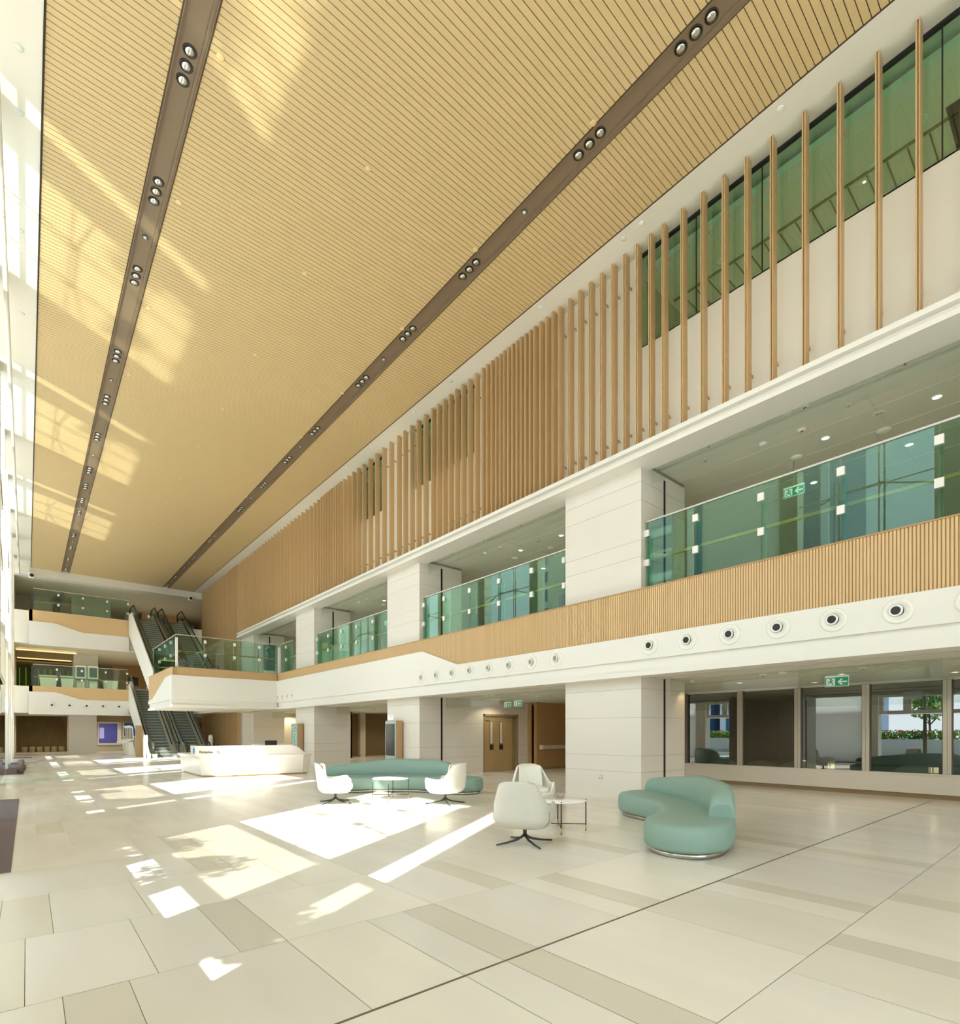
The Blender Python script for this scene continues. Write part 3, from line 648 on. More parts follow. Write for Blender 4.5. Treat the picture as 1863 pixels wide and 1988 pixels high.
# ------------------------------------------------------------------ kiosks and signs near the escalators
for i in range(5):
    x, yy = 5.50, 46.5 - i * .78
    t = thing('information_kiosk', 'slim white kiosk with bent screen beside the escalator, %s from the left' % od(i + 1), 'kiosk', (x, yy, 0), 0, 'white kiosks in a row by the escalator')
    MB().prism([(x - .05, 0), (x + .22, 0), (x + .02, .95), (x - .22, .95)], 'y', yy - .14, yy + .14).build('stand', PLAST, t, bevel=.02)
    MB().prism([(x - .52, .85), (x + .02, 1.12), (x - .0, 1.17), (x - .54, .93)], 'y', yy - .21, yy + .21).build('shelf', PLAST, t, bevel=.012)
    MB().prism([(x + .0, 1.1), (x + .08, 1.1), (x + .03, 1.98), (x - .14, 2.08), (x - .16, 2.02), (x - .03, 1.92)], 'y', yy - .21, yy + .21).build('screen_housing', PLAST, t)
    MB().prism([(x - .012, 1.14), (x + .002, 1.14), (x - .026, 1.9), (x - .04, 1.9)], 'y', yy - .19, yy + .19).build('display', SCREEN, t)
    MB().prism([(x - .48, .905), (x - .03, 1.13), (x - .035, 1.14), (x - .485, .915)], 'y', yy - .17, yy + .17).build('keypad', CHAR, t)
def marks(mb, x, y0, y1, z0, z1, rows, ax='x', seed=1, h=.02, cols=1):
    """rows of small illegible lettering strokes on a sign face"""
    r2 = random.Random(seed)
    for i in range(rows):
        zz = z1 - (i + .5) * (z1 - z0) / rows
        for c in range(cols):
            a = y0 + (y1 - y0) * c / cols; b = y0 + (y1 - y0) * (c + .86) / cols; p = a + r2.random() * .02
            e = a + (b - a) * r2.uniform(.35, .95)
            while p < e:
                q = min(p + r2.uniform(.012, .04), e)
                if r2.random() < .85:
                    if ax == 'x': mb.box(x - .003, x, p, q, zz - h / 2, zz + h / 2)
                    else: mb.box(p, q, x - .003, x, zz - h / 2, zz + h / 2)
                p = q + .01
t = thing('directory_post', 'tall slim timber directory post beside the white kiosks', 'sign', (5.85, 41.7, 0))
MB().box(5.50, 5.84, 41.62, 41.80, 0, 2.06).build('timber_body', WOOD_W, t); MB().box(5.475, 5.50, 41.60, 41.82, .55, 2.06).build('sign_face', PYLON, t)
t = thing('directory_sign', 'sage green directory sign standing before the third right pier', 'sign', (10.6, 27.3, 0))
MB().box(10.58, 10.86, 26.93, 27.75, 0, 2.05).build('timber_body', WOOD_W, t, bevel=.02); MB().box(10.55, 10.581, 26.93, 27.75, .10, 2.04).build('sign_face', PYLON, t, bevel=.012)
m = MB(); marks(m, 10.548, 27.0, 27.7, .55, 1.98, 17, 'x', 3, .035, 2); m.build('lettering', LETTER, t)
t = thing('information_totem', 'timber sided totem with a dark tall screen before the second right pier', 'sign', (10.6, 17.8, 0))
MB().box(10.585, 10.86, 17.36, 18.17, 0, 2.05).build('timber_body', WOOD_W, t, bevel=.025); MB().box(10.555, 10.586, 17.38, 18.15, .05, 2.04).build('silver_face', mat('silver_face', srgb(172, 182, 180), .35, .3), t, bevel=.02)
MB().box(10.548, 10.556, 17.45, 18.09, .72, 1.93).build('display', SCREEN, t)
t = thing('room_plate', 'small white plate with a dark mark above the totem', 'sign', (10.88, 18.2, 2.1))
MB().box(10.885, 10.9, 18.1, 18.5, 2.09, 2.27).build('plate', SIGNW, t); MB().prism([(18.26, 2.20), (18.34, 2.20), (18.30, 2.25)], 'x', 10.88, 10.886).build('mark', CHAR, t)
t = thing('floor_guide', 'deep teal guide board behind the platform balustrade', 'sign', (11.8, 36.0, 4.8))
MB().box(11.50, 12.2, 34.85, 34.95, 4.8, 7.18).build('board', TEALSIGN, t); m = MB(); marks(m, 34.848, 11.56, 11.95, 6.3, 7.1, 7, 'y', 5, .05, 1); m.build('lettering', LETTER, t); MB().box(11.48, 12.2, 34.83, 34.96, 4.8, 5.55).build('plinth', PLAST, t)
# socket plate on the first pier
t = thing('socket_plate', 'small grey socket plate low on the first right pier', 'socket', (10.89, 8.23, .42))
MB().box(10.888, 10.9, 8.19, 8.29, .44, .54).build('plate', mat('plate_grey', srgb(170, 176, 170), .4, .3), t); MB().box(10.884, 10.889, 8.205, 8.235, .49, .53).box(10.884, 10.889, 8.25, 8.275, .49, .53).box(10.884, 10.889, 8.21, 8.24, .45, .475).build('socket_insert', LETTER, t)

# ------------------------------------------------------------------ ground floor corridor on the right: windows, doors, walls
XW = 16.5
m = MB().box(XW, XW + .2, YN, 9.09, .12, .58).box(XW + .02, XW + .2, YN, 9.09, 2.84, 2.95).box(XW - .02, XW + .2, YN, 9.09, .575, .605)
struct('wall_corridor', m, STONE, 'cream plinth wall under the dark windows')
struct('baseboard_right', B(XW + .05, XW + .2, YN, 9.09, 0, .12), TAUPE)
WY = [9.09, 7.39, 5.80, 4.20, 2.60, 1.0, -.6, -2.2, -3.8]
for i in range(len(WY) - 1):
    b = WY[i] - (.10 if i == 0 else .175); a = WY[i + 1]
    o = struct('window_%d' % (6 + i), B(XW + .06, XW + .08, a, b, .6, 2.85), G_WIN, 'tall dark window, %s from the pier' % od(i + 1), recalc=False)
    f = MB(); f.box(XW - .02, XW + .1, a - .075, a, .6, 2.86, 0); f.box(XW - .02, XW + .1, a - .155, a - .08, .6, 2.86, 0); f.box(XW + .02, XW + .09, a - .176, a - .155, .6, 2.86, 1); f.box(XW + .02, XW + .09, a, a + .018, .6, 2.86, 1)
    if i == 0: f.box(XW - .02, XW + .1, 8.99, 9.09, .6, 2.86, 1)
    f.build('window_frame', [FRAMEW, FRAMEB], o)
# enclosed garden behind the windows
struct('wall_garden', MB().box(24, 24.2, YN, 9.2, -.2, 2.95).box(16.7, 24, 9.1, 9.2, 0, 2.95), DARKW)
tag(B(16.72, 23.98, YN + .05, 9.08, .0, .42).build('gravel_bed', GRAVEL), 'grey gravel bed behind the dark windows', 'gravel', kind='stuff')
for i, (x, yy, s) in enumerate([(17.5, 8.3, .5), (17.6, 7.15, .5), (17.5, 6.05, .55), (17.4, 4.6, .35), (18.6, 3.5, .5)]):
    mb = MB(); n = 14; pr = [(s * math.cos(a), .42 + s * .62 * math.sin(a)) for a in [j * math.pi / 2 / 8 for j in range(9)]]
    mb.lathe(pr, (x, yy, 0), 'z', 18); o = mb.build('garden_rock', ROCK)
    tag(o, 'rounded grey garden rock behind the dark windows, %s from the pier' % od(i + 1), 'rock', 'garden rocks')
for i, (x, yy) in enumerate([(17.5, 5.2), (17.6, 2.95), (18.9, 6.4)]):
    t = thing('garden_lantern', 'glowing stone lantern behind the dark windows, %s' % ('by the third window', 'by the fourth window, largest', 'between the rocks')[i], 'lantern', (x, yy, .42), .3, 'garden lanterns')
    MB().box(x - .05, x + .05, yy - .05, yy + .05, .42, .55).build('stem', ROCK, t); MB().box(x - .09, x + .09, yy - .09, yy + .09, .57, .72).build('lamp', LAMPY, t)
    MB().box(x - .12, x + .12, yy - .12, yy + .12, .72, .76).box(x - .1, x + .1, yy - .1, yy + .1, .55, .57).build('cap', CHAR, t)
    MB().box(x - .095, x - .08, yy - .095, yy - .08, .57, .72).box(x + .08, x + .095, yy - .095, yy - .08, .57, .72).box(x - .095, x - .08, yy + .08, yy + .095, .57, .72).box(x - .095, x - .09, yy + .02, yy + .04, .57, .72).build('bar', CHAR, t)
# door wall between first and second piers
wl = MB(); YW = 16.3
for a, b in ((12.85, 13.95), (15.9, 16.45)):
    for p, q in zip(JZ[:-1], JZ[1:]): wl.box(a, b, YW, YW + .2, p + .003, min(q, 2.9) - .003)
wl.box(13.95, 15.9, YW, YW + .2, 2.345, 2.9)
o = struct('wall_door', wl, STONE, 'cream stone wall around the double door', recalc=False); B(12.85, 16.45, YW + .01, YW + .18, 0, 2.9).build('joint_backing', STONE_D, o) if False else None
struct('wall_door_backing', MB().box(12.85, 13.94, YW + .02, YW + .2, 0, 2.9).box(15.91, 16.45, YW + .02, YW + .2, 0, 2.9), STONE_D)
o = struct('door_1', MB().box(13.95, 14.03, YW - .01, YW + .22, 0, 2.345).box(15.60, 15.9, YW + .10, YW + .22, 0, 2.345).box(15.84, 15.9, YW - .01, YW + .22, 0, 2.345).box(13.95, 15.9, YW - .01, YW + .22, 2.26, 2.345), TAUPE, 'oak double door between the first and second right piers')
def leaf(a, b, px):
    l = B(a + .004, b - .004, YW + .05, YW + .10, .01, 2.255).build('door_leaf', DOORW, o)
    B(px - .03, px + .15, YW + .038, YW + .051, 1.12, 2.05).build('vision_frame', FRAMEB, l); B(px, px + .12, YW + .030, YW + .04, 1.15, 2.03).build('vision_panel', BEIGEW, l)
    B(px - .02, px + .18, YW + .036, YW + .05, .90, 1.10).build('push_plate', KICKD, l)
    c = (a + .02, a + .3) if px < 14.6 else (b - .32, b - .03)
    B(c[0], c[1], YW - .0, YW + .05, 2.10, 2.17).build('door_closer', ALU, l)
leaf(14.03, 14.69, 14.36); leaf(14.69, 15.6, 14.89)
m = MB().box(16.45, 16.70, YW - .02, YW + .2, 0, 2.9)
struct('trim_20', m, WOOD_R, 'light timber post at the corridor corner')
m = MB().box(16.7, 30, 15.98, 16.15, .1, 2.9); struct('wall_corridor_timber', m, WOOD_W, 'timber corridor wall')
struct('baseboard_corridor', B(16.7, 30, 15.95, 16.15, 0, .1), TAUPE)
t = thing('bumper_rail', 'pale bumper rail along the timber corridor wall', 'handrail', (18, 15.9, .85))
B(17.0, 29, 15.86, 15.94, .88, 1.04).build('rail', BEIGEW, t); B(16.88, 17.0, 15.85, 15.98, .87, 1.05).build('end_cap', PLAST, t)
struct('wall_corridor_end', MB().box(29.8, 30, 9, 16.2, 0, 2.9).box(16.7, 30, 9.2, 9.3, 0, 2.9), GREYW)
# walls behind second and third bays
m = MB()
for p, q in zip(JZ[:-1], JZ[1:]): m.box(11.9, 12.86, 25.83, 26.0, p + .003, min(q, 2.9) - .003)
struct('wall_bay', MB().box(12.85, 15.6, 30.9, 31.1, 0, 2.9).box(15.5, 15.6, 30.9, 34, 0, 2.9), BEIGEW)
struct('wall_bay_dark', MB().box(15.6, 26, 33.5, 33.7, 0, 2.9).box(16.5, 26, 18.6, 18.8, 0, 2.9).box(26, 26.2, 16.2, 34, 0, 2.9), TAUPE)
struct('trim_21', B(16.95, 17.35, 32.4, 32.7, 0, 2.9), BEIGEW, 'pale post in the passage behind the second bay')
o = B(14.9, 14.98, 30.88, 30.9, .95, 1.10).build('switch_plate', CHAR); tag(o, 'small dark switch plate on the pale passage wall', 'switch')
struct('wall_bay_far', MB().box(12.84, 14.35, 36.2, 36.4, 0, 2.9), BEIGEW)
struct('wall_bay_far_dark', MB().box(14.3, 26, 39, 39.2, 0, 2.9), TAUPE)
t = thing('service_counter', 'pale counter top in the dark passage behind the third pier', 'counter', (15.5, 38, 0)); B(14.4, 18, 37.6, 38.6, 1.0, 1.06).build('counter_top', BEIGEW, t); B(14.5, 18, 37.8, 38.6, 0, 1.0).build('counter_body', WOOD_DK, t)
t = thing('passage_door', 'brown door frame in the dark passage behind the third pier', 'door', (16.8, 38.9, 0)); B(16.0, 17.8, 38.9, 39.0, 0, 2.3).build('door_frame', mat('brown_door', srgb(104, 72, 46), .5), t)
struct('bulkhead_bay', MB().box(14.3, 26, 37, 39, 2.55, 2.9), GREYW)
# gallery back walls and solid between upper rooms
struct('wall_gallery', MB().box(21, 21.2, YN, 40, 4.8, 8).box(12.84, 13.0, 37.3, 37.4, 4.8, 8), BEIGEW)
struct('wall_gallery_piers', MB().box(12.85, 13.1, 25.7, 27.9, 4.8, 8).box(12.85, 15.5, 35.2, 37.2, 4.8, 8).box(15.6, 21, 12.5, 13, 4.8, 8).box(15.6, 21, 22, 22.5, 4.8, 8).box(18, 21, 31, 31.5, 4.8, 8), GREYW)
o = B(15.3, 15.36, 12.55, 13.5, 6.1, 6.75).build('wall_display', SCREEN); tag(o, 'dark wall display behind the second bay balustrade', 'screen')
# upper rooms behind the strip windows
m = MB().box(11.3, 19, YN, 24, 12.55, 12.7)
struct('ceiling_upper', m, SOFFIT, 'ceiling of the rooms behind the green strip windows')
struct('wall_upper', MB().box(19, 19.2, YN, 24, 8, 12.7).box(11.3, 19, 7.3, 7.4, 8, 12.7).box(11.3, 19, 23.9, 24, 8, 12.7), GREYW)
m = MB()
for i in range(60):
    yy = -2 + i * .32
    if yy < 7.2: m.box(12.6, 19, yy, yy + .02, 12.53, 12.552)
m.box(12.5, 12.56, YN, 7.2, 12.53, 12.552)
struct('trim_22', m, TAUPE)
o = B(12.3, 14.8, 1.70, 1.90, 12.53, 12.555).build('linear_diffuser', CHAR); tag(o, 'dark linear air grille in the room ceiling behind the green windows', 'vent')
o = MB().box(11.9, 15.0, 1.28, 1.36, 12.42, 12.5).build('cove_strip', COVE); tag(o, 'amber cove light strip behind the green windows', 'cove light')
struct('bulkhead_upper', MB().box(11.9, 15.2, .5, 1.27, 12.35, 12.55), BEIGEW)
for i, (x, yy, lit) in enumerate([(12.9, .85, 1), (13.3, .5, 1), (12.7, 3.2, 1), (12.5, 3.0, 0), (12.2, 2.2, 0), (12.3, 5.9, 0)]):
    t = thing('downlight', '%s round downlight behind the green windows, %s from the right edge' % ('lit' if lit else 'unlit', od([2, 1, 4, 5, 3, 6][i])), 'downlight', (x, yy, 12.5), 0, 'downlights behind the green windows')
    MB().lathe([(.1, 0), (.1, -.015), (.07, -.015)], (x, yy, 12.55)).build('trim_ring', PLAST, t); MB().lathe([(.069, 0), (.001, -.008)], (x, yy, 12.54)).build('lamp', LIT if lit else LENS, t)

# ------------------------------------------------------------------ air nozzles on the white beams
def nozzle(name, ax, c, fixed, dark, label, group):
    """round jet nozzle, axis ax (x: set in the right beam, y: far beam); fixed = face position"""
    p = (fixed, c, 3.53) if ax == 'x' else (c, fixed, 3.525)
    t = thing('air_nozzle', label, 'vent', p, 0, group)
    MB().lathe([(.205, .002), (.205, -.012), (.165, -.026), (.15, -.008), (.085, -.006), (.085, .0)], p, ax, 28).build('ring', PLAST, t)
    q = (p[0], p[1] + .025, p[2] + .012) if ax == 'x' else p
    MB().lathe([(.10, -.01), (.088, -.022), (.07, -.022), (.066, -.012)], q, ax, 24).build('collar', PLAST, t)
    MB().lathe([(.068, -.014), (.001, -.0135)], q, ax, 20).build('throat', BLACK if dark else mat('throat_grey', srgb(150, 142, 130), .6) if 'throat_grey' not in bpy.data.materials and not dark else (BLACK if dark else bpy.data.materials['throat_grey']), t)
for i in range(7): nozzle('', 'x', 1.328 + .889 * i, 10.57, True, 'round air nozzle on the right beam, %s of the near group' % od(i + 1), 'near group of air nozzles')
for i in range(8): nozzle('', 'x', 9.43 + .897 * i, 10.57, False, 'round air nozzle on the right beam, %s of the middle group' % od(i + 1), 'middle group of air nozzles')
for i in range(4): nozzle('', 'x', 27.65 + .71 * i, 10.57, False, 'pale air nozzle by the platform corner, %s from the right' % od(i + 1), 'air nozzles by the platform corner')
for i in range(5): nozzle('', 'y', 1.35 + .98 * i, 47.97, True, 'dark air nozzle on the far end beam, %s from the left' % od(i + 1), 'far end air nozzles')

# ------------------------------------------------------------------ ceiling lamps in the channels, cover discs
CL = [4.36, 6.51, 10.165, 12.93, 15.635, 19.355, 22.13, 25.1, 28.55, 30.48, 32.45, 34.4, 38.45, 41.2, 44.0, 46.9]
SG = [8.27, 14.28, 20.76, 26.85, 33.4, 39.82, 45.65]
def spot(x, yy, big, label, group):
    r = .105 if big else .06; z = ZC + .07
    t = thing('spotlight', label, 'spotlight', (x, yy, z), 0, group)
    MB().lathe([(r, 0), (r, -.012), (r * .86, -.014), (r * .80, .0)], (x, yy, z), 'z', 24).build('trim_ring', CHAR, t)
    MB().lathe([(r * .82, -.006), (r * .6, -.030), (r * .3, -.042), (.001, -.045)], (x, yy, z), 'z', 20).build('lens', CHROME if big else LENS, t)
for nm, x in (('left', 2.065), ('right', 8.255)):
    for ci, yc in enumerate(CL):
        if nm == 'right' and ci in (9, 10): continue
        for k in (-1, 0, 1):
            spot(x, yc + .26 * k, True, 'recessed spotlight in the %s ceiling channel, %s of the %s cluster' % (nm, ('nearest', 'middle', 'farthest')[k + 1], od(ci + 1)), 'clustered spotlights in the %s channel' % nm)
    for ci, yc in enumerate(SG): spot(x, yc, False, 'small single lamp in the %s ceiling channel, %s from the near end' % (nm, od(ci + 1)), 'single lamps in the %s channel' % nm)
def disc(x, yy, z, label, group, m=None, r=.06):
    o = MB().lathe([(r, 0), (r, -.008), (r * .8, -.014), (.001, -.015)], (x, yy, z), 'z', 18).build('sprinkler_cover', m or WOOD_C); tag(o, label, 'sprinkler cover', group)
for nm, x, off in (('left', 2.46, 9.62), ('middle', 5.2, 9.6), ('right', 7.98, 9.6)):
    ys_ = [v for v in (6.2, 9.6, 12.8, 16.5, 19.97, 23.28, 26.71, 30.02, 33.43, 36.8)]
    if nm != 'right': ys_ = ys_[1:]
    for i, yy in enumerate(ys_): disc(x, yy, ZC, 'round cover in the %s row of the slatted ceiling, %s from the near end' % (nm, od(i + 1)), '%s row of ceiling covers' % nm, mat('cover_cream', srgb(226, 198, 146), .5) if 'cover_cream' not in bpy.data.materials else bpy.data.materials['cover_cream'])
for i, yy in enumerate([3.87, 6.72, 7.2, 9.78, 13.68, 15.82, 18.88, 21.0, 27.17, 31.36]): disc(10.36, yy, ZC - .015, 'round white cover on the right ceiling margin, %s from the near end' % od(i + 1), 'covers on the right ceiling margin', LENS if i in (2, 4) else PLAST)
for i, yy in enumerate([11.6, 12.8, 15.8, 18.9]): disc(-.1, yy, ZC - .01, 'round pale cover on the left ceiling margin, %s from the near end' % od(i + 1), 'covers on the left ceiling margin', LENS)

# ------------------------------------------------------------------ small ceiling devices of the gallery and ground floor
def downl(x, yy, z, lit, label, group):
    t = thing('downlight', label, 'downlight', (x, yy, z), 0, group)
    MB().lathe([(.10, 0), (.10, -.012), (.075, -.014), (.072, -.004)], (x, yy, z), 'z', 20).build('trim_ring', PLAST, t); MB().lathe([(.073, -.006), (.001, -.010)], (x, yy, z), 'z', 16).build('lamp', LIT if lit else LENS, t)
def detector(x, yy, z, red, label, group):
    t = thing('smoke_detector', label, 'detector', (x, yy, z), 0, group)
    MB().lathe([(.085, 0), (.085, -.03), (.06, -.055), (.03, -.06), (.001, -.06)], (x, yy, z), 'z', 18).build('body', PLAST, t)
    if red: MB().box(x - .05, x - .02, yy - .04, yy + .02, z - .068, z - .045).build('beacon', RED, t)
def sprink(x, yy, z, label, group):
    t = thing('sprinkler', label, 'sprinkler', (x, yy, z), 0, group)
    MB().lathe([(.04, 0), (.035, -.012), (.001, -.014)], (x, yy, z), 'z', 14).build('escutcheon', PLAST, t); MB().lathe([(.008, -.01), (.008, -.05), (.024, -.052), (.001, -.056)], (x, yy, z), 'z', 10).build('nozzle', STEEL, t)
zg = 7.93
for b, (y0, nm) in enumerate([(0, 'nearest right bay'), (9.3, 'second right bay'), (18.6, 'third right bay')]):
    for j, (x, yy, lit) in enumerate([(13.1, 2.15, 1), (13.1, 4.0, 1), (12.9, 3.0, 0), (14.8, 2.9, 1), (15.2, 4.9, 1)]): downl(x, yy + y0, zg, lit, '%s gallery downlight in the %s, %s one of its five' % ('lit' if lit else 'unlit', nm, od(j + 1)), 'gallery downlights')
    detector(11.5, 3.86 + y0, zg, True, 'smoke detector with red beacon beside the slot in the %s' % nm, 'gallery detectors')
    detector(12.35, 4.2 + y0, zg, True, 'smoke detector with red beacon further in, in the %s' % nm, 'gallery detectors')
    detector(12.3, 4.95 + y0, zg, False, 'plain smoke detector in the %s gallery ceiling' % nm, 'gallery detectors'); detector(11.45, 4.15 + y0, zg, False, 'plain detector beside the slot in the %s' % nm, 'gallery detectors')
    for j, (x, yy) in enumerate([(11.45, 2.3), (12.1, 3.3), (11.45, 5.75), (12.0, 6.1)]): sprink(x, yy + y0, zg, 'small sprinkler head in the %s gallery ceiling, %s of four' % (nm, od(j + 1)), 'gallery sprinklers')
    for j, (x, yy) in enumerate([(13.9, 1.6), (13.7, 3.1), (13.5, 4.7)]):
        o = MB().lathe([(.14, 0), (.14, -.02), (.09, -.05), (.001, -.05)], (x, yy + y0, zg), 'z', 20).build('ceiling_speaker', PLAST); tag(o, 'round white ceiling device above the balustrade in the %s, %s of three' % (nm, od(j + 1)), 'speaker', 'gallery ceiling speakers')
zb = 2.9
for b, (y0, nm) in enumerate([(0, 'nearest right bay'), (9.3, 'second right bay'), (18.6, 'third right bay')]):
    for j, (x, yy, lit) in enumerate([(13.8, 3.9, 1), (12.9, 5.6, 0), (14.2, 6.3, 1), (15.6, 5.0, 1), (15.2, 2.2, 1)]): downl(x, yy + y0, zb, lit, '%s ground floor downlight in the %s, %s of five' % ('lit' if lit else 'unlit', nm, od(j + 1)), 'ground floor downlights')
    detector(12.6, 3.2 + y0, zb, True, 'smoke detector with red beacon under the ground floor ceiling of the %s' % nm, 'ground floor detectors'); detector(12.4, 5.0 + y0, zb, True, 'second red beacon detector under the ground floor ceiling of the %s' % nm, 'ground floor detectors')
    detector(12.3, 4.55 + y0, zb, False, 'plain detector under the ground floor ceiling of the %s' % nm, 'ground floor detectors')
# a wall washer that really lights the side of the near pier
l = bpy.data.lights.new('pier_washer', 'SPOT'); l.energy = 24; l.color = (1, .74, .36); l.spot_size = R(80); l.spot_blend = .6; l.shadow_soft_size = .05
o = bpy.data.objects.new('pier_washer', l); C.objects.link(o); o.location = (12.7, 6.8, 2.84); o.rotation_euler = Vector((.05, .35, -1)).to_track_quat('-Z', 'Y').to_euler()
t = thing('wall_washer', 'small white lit spotlight under the ceiling beside the near pier', 'spotlight', (12.7, 6.8, 2.9)); MB().lathe([(.04, 0), (.05, -.05), (.045, -.06)], (12.7, 6.8, 2.9), 'z', 12).build('body', PLAST, t); MB().lathe([(.044, -.058), (.001, -.06)], (12.7, 6.8, 2.9), 'z', 12).build('lamp', LIT, t)
def exit_sign(x, yy, z, label, ax='x', s=1.0, man=True):
    """hanging running man sign facing -X"""
    t = thing('exit_sign', label, 'sign', (x, yy, z), 0, 'hanging exit signs')
    W, Hh = .44 * s, .20 * s
    P = lambda u, v: (yy + W / 2 - u * W, z + v * Hh)          # u runs left to right as seen from the hall
    def q(pts, d, m, nm): MB().prism([P(*p) for p in pts], 'x', x - d, x - d + .004).build(nm, m, t)
    MB().box(x, x + .03, yy - W / 2, yy + W / 2, z, z + Hh * 1.18).build('sign_box', SIGNW, t)
    q([(.02, .05), (.98, .05), (.98, .98), (.02, .98)], .004, GREEN, 'green_face')
    q([(.06, .12), (.44, .12), (.44, .9), (.06, .9)], .007, SIGNW, 'doorway')
    q([(.54, .5), (.70, .85), (.76, .78), (.67, .57), (.94, .57), (.94, .43), (.67, .43), (.76, .22), (.70, .15)], .007, SIGNW, 'arrow')
    q([(.22, .62), (.30, .70), (.38, .60), (.35, .56), (.31, .60), (.29, .48), (.36, .36), (.38, .2), (.33, .2), (.31, .33), (.24, .42), (.18, .28), (.10, .26), (.09, .31), (.16, .34), (.22, .50), (.23, .58), (.17, .54), (.14, .47), (.11, .50), (.15, .58)], .010, GREEN, 'running_figure')
    q([(.26 + .045 * math.cos(a), .78 + .07 * math.sin(a)) for a in [i * math.pi / 5 for i in range(10)]], .010, GREEN, 'figure_head')
    MB().tube([(x + .015, yy, z + Hh), (x + .015, yy, z + Hh + (.4 if z < 5 else .6))], .008, 6).build('rod', ALU, t)
exit_sign(13.2, 3.82, 2.58, 'hanging green exit sign with arrow before the dark windows')
exit_sign(13.6, 4.8, 7.1, 'hanging green exit sign behind the nearest first floor balustrade')
exit_sign(12.8, 13.15, 2.50, 'hanging exit sign with arrow near the double door, right of two', s=.8)
exit_sign(13.4, 14.3, 2.52, 'hanging exit sign with arrow near the double door, left of two', s=.8)
exit_sign(13.8, 23.6, 7.0, 'hanging exit sign behind the third bay balustrade', s=.9)
exit_sign(14.3, 5.75, 12.1, 'green exit sign inside the room behind the green windows', s=.9)
for i, (x, yy, z, lab) in enumerate([(.25, 47.36, 12.15, 'white ball camera at the far left end of the ceiling beam'), (9.95, 47.36, 12.15, 'white ball camera at the far right end of the ceiling beam')]):
    t = thing('security_camera', lab, 'camera', (x, yy, z), 0, 'ball cameras on the far beam')
    MB().box(x - .16, x + .16, yy, yy + .2, z - .05, z + .35).build('housing', PLAST, t, bevel=.05); MB().lathe([(.001, -.14), (.08, -.11), (.12, 0), (.12, .05)], (x, yy, z + .12), 'y', 16).build('lens_ball', BLACK, t)
o = MB().lathe([(.06, 0), (.06, -.03), (.045, -.08), (.001, -.1)], (11.3, 9.65, 2.9), 'z', 14).build('dome_camera', PLAST); tag(o, 'small white dome camera under the beam left of the near pier', 'camera')

# ------------------------------------------------------------------ kidney sofas
def spline(pts, n, closed=True):
    out = []; N = len(pts); rngs = range(N) if closed else range(N - 1)
    for i in rngs:
        p = [Vector(pts[(i + j) % N] if closed else pts[min(max(i + j, 0), N - 1)]) for j in (-1, 0, 1, 2)]
        for k in range(n):
            t = k / n; out.append(.5 * ((2 * p[1]) + (p[2] - p[0]) * t + (2 * p[0] - 5 * p[1] + 4 * p[2] - p[3]) * t * t + (3 * p[1] - p[0] - 3 * p[2] + p[3]) * t ** 3))
    if not closed: out.append(Vector(pts[-1]))
    return out
def offset(pl, d):
    N = len(pl); r = []
    for i in range(N):
        t = (pl[(i + 1) % N] - pl[i - 1]).normalized(); r.append(pl[i] + Vector((-t.y, t.x)) * d)
    return r
SEATP = [(-2.36, .12), (-1.95, .52), (-1.3, .74), (-.6, .86), (.15, .9), (.8, .82), (1.35, .66), (1.85, .38), (2.1, 0), (1.98, -.38), (1.62, -.57), (1.2, -.50), (.85, -.30), (.36, -.10), (-.3, -.03), (-.8, -.12), (-1.2, -.30), (-1.65, -.44), (-2.1, -.30)]
def rings(mb, levels, mi=0, cap=True):
    n = len(levels[0][0]); b0 = len(mb.v)
    for pl, z in levels: mb.v += [(p.x, p.y, z) for p in pl]
    for i in range(len(levels) - 1):
        for k in range(n):
            k2 = (k + 1) % n; mb.f.append([b0 + i * n + k, b0 + i * n + k2, b0 + (i + 1) * n + k2, b0 + (i + 1) * n + k]); mb.m.append(mi); mb.sm.append(True)
    mb.f.append([b0 + k for k in range(n)]); mb.m.append(mi); mb.sm.append(False)
    e = b0 + (len(levels) - 1) * n; mb.f.append([e + k for k in range(n)]); mb.m.append(mi); mb.sm.append(True)
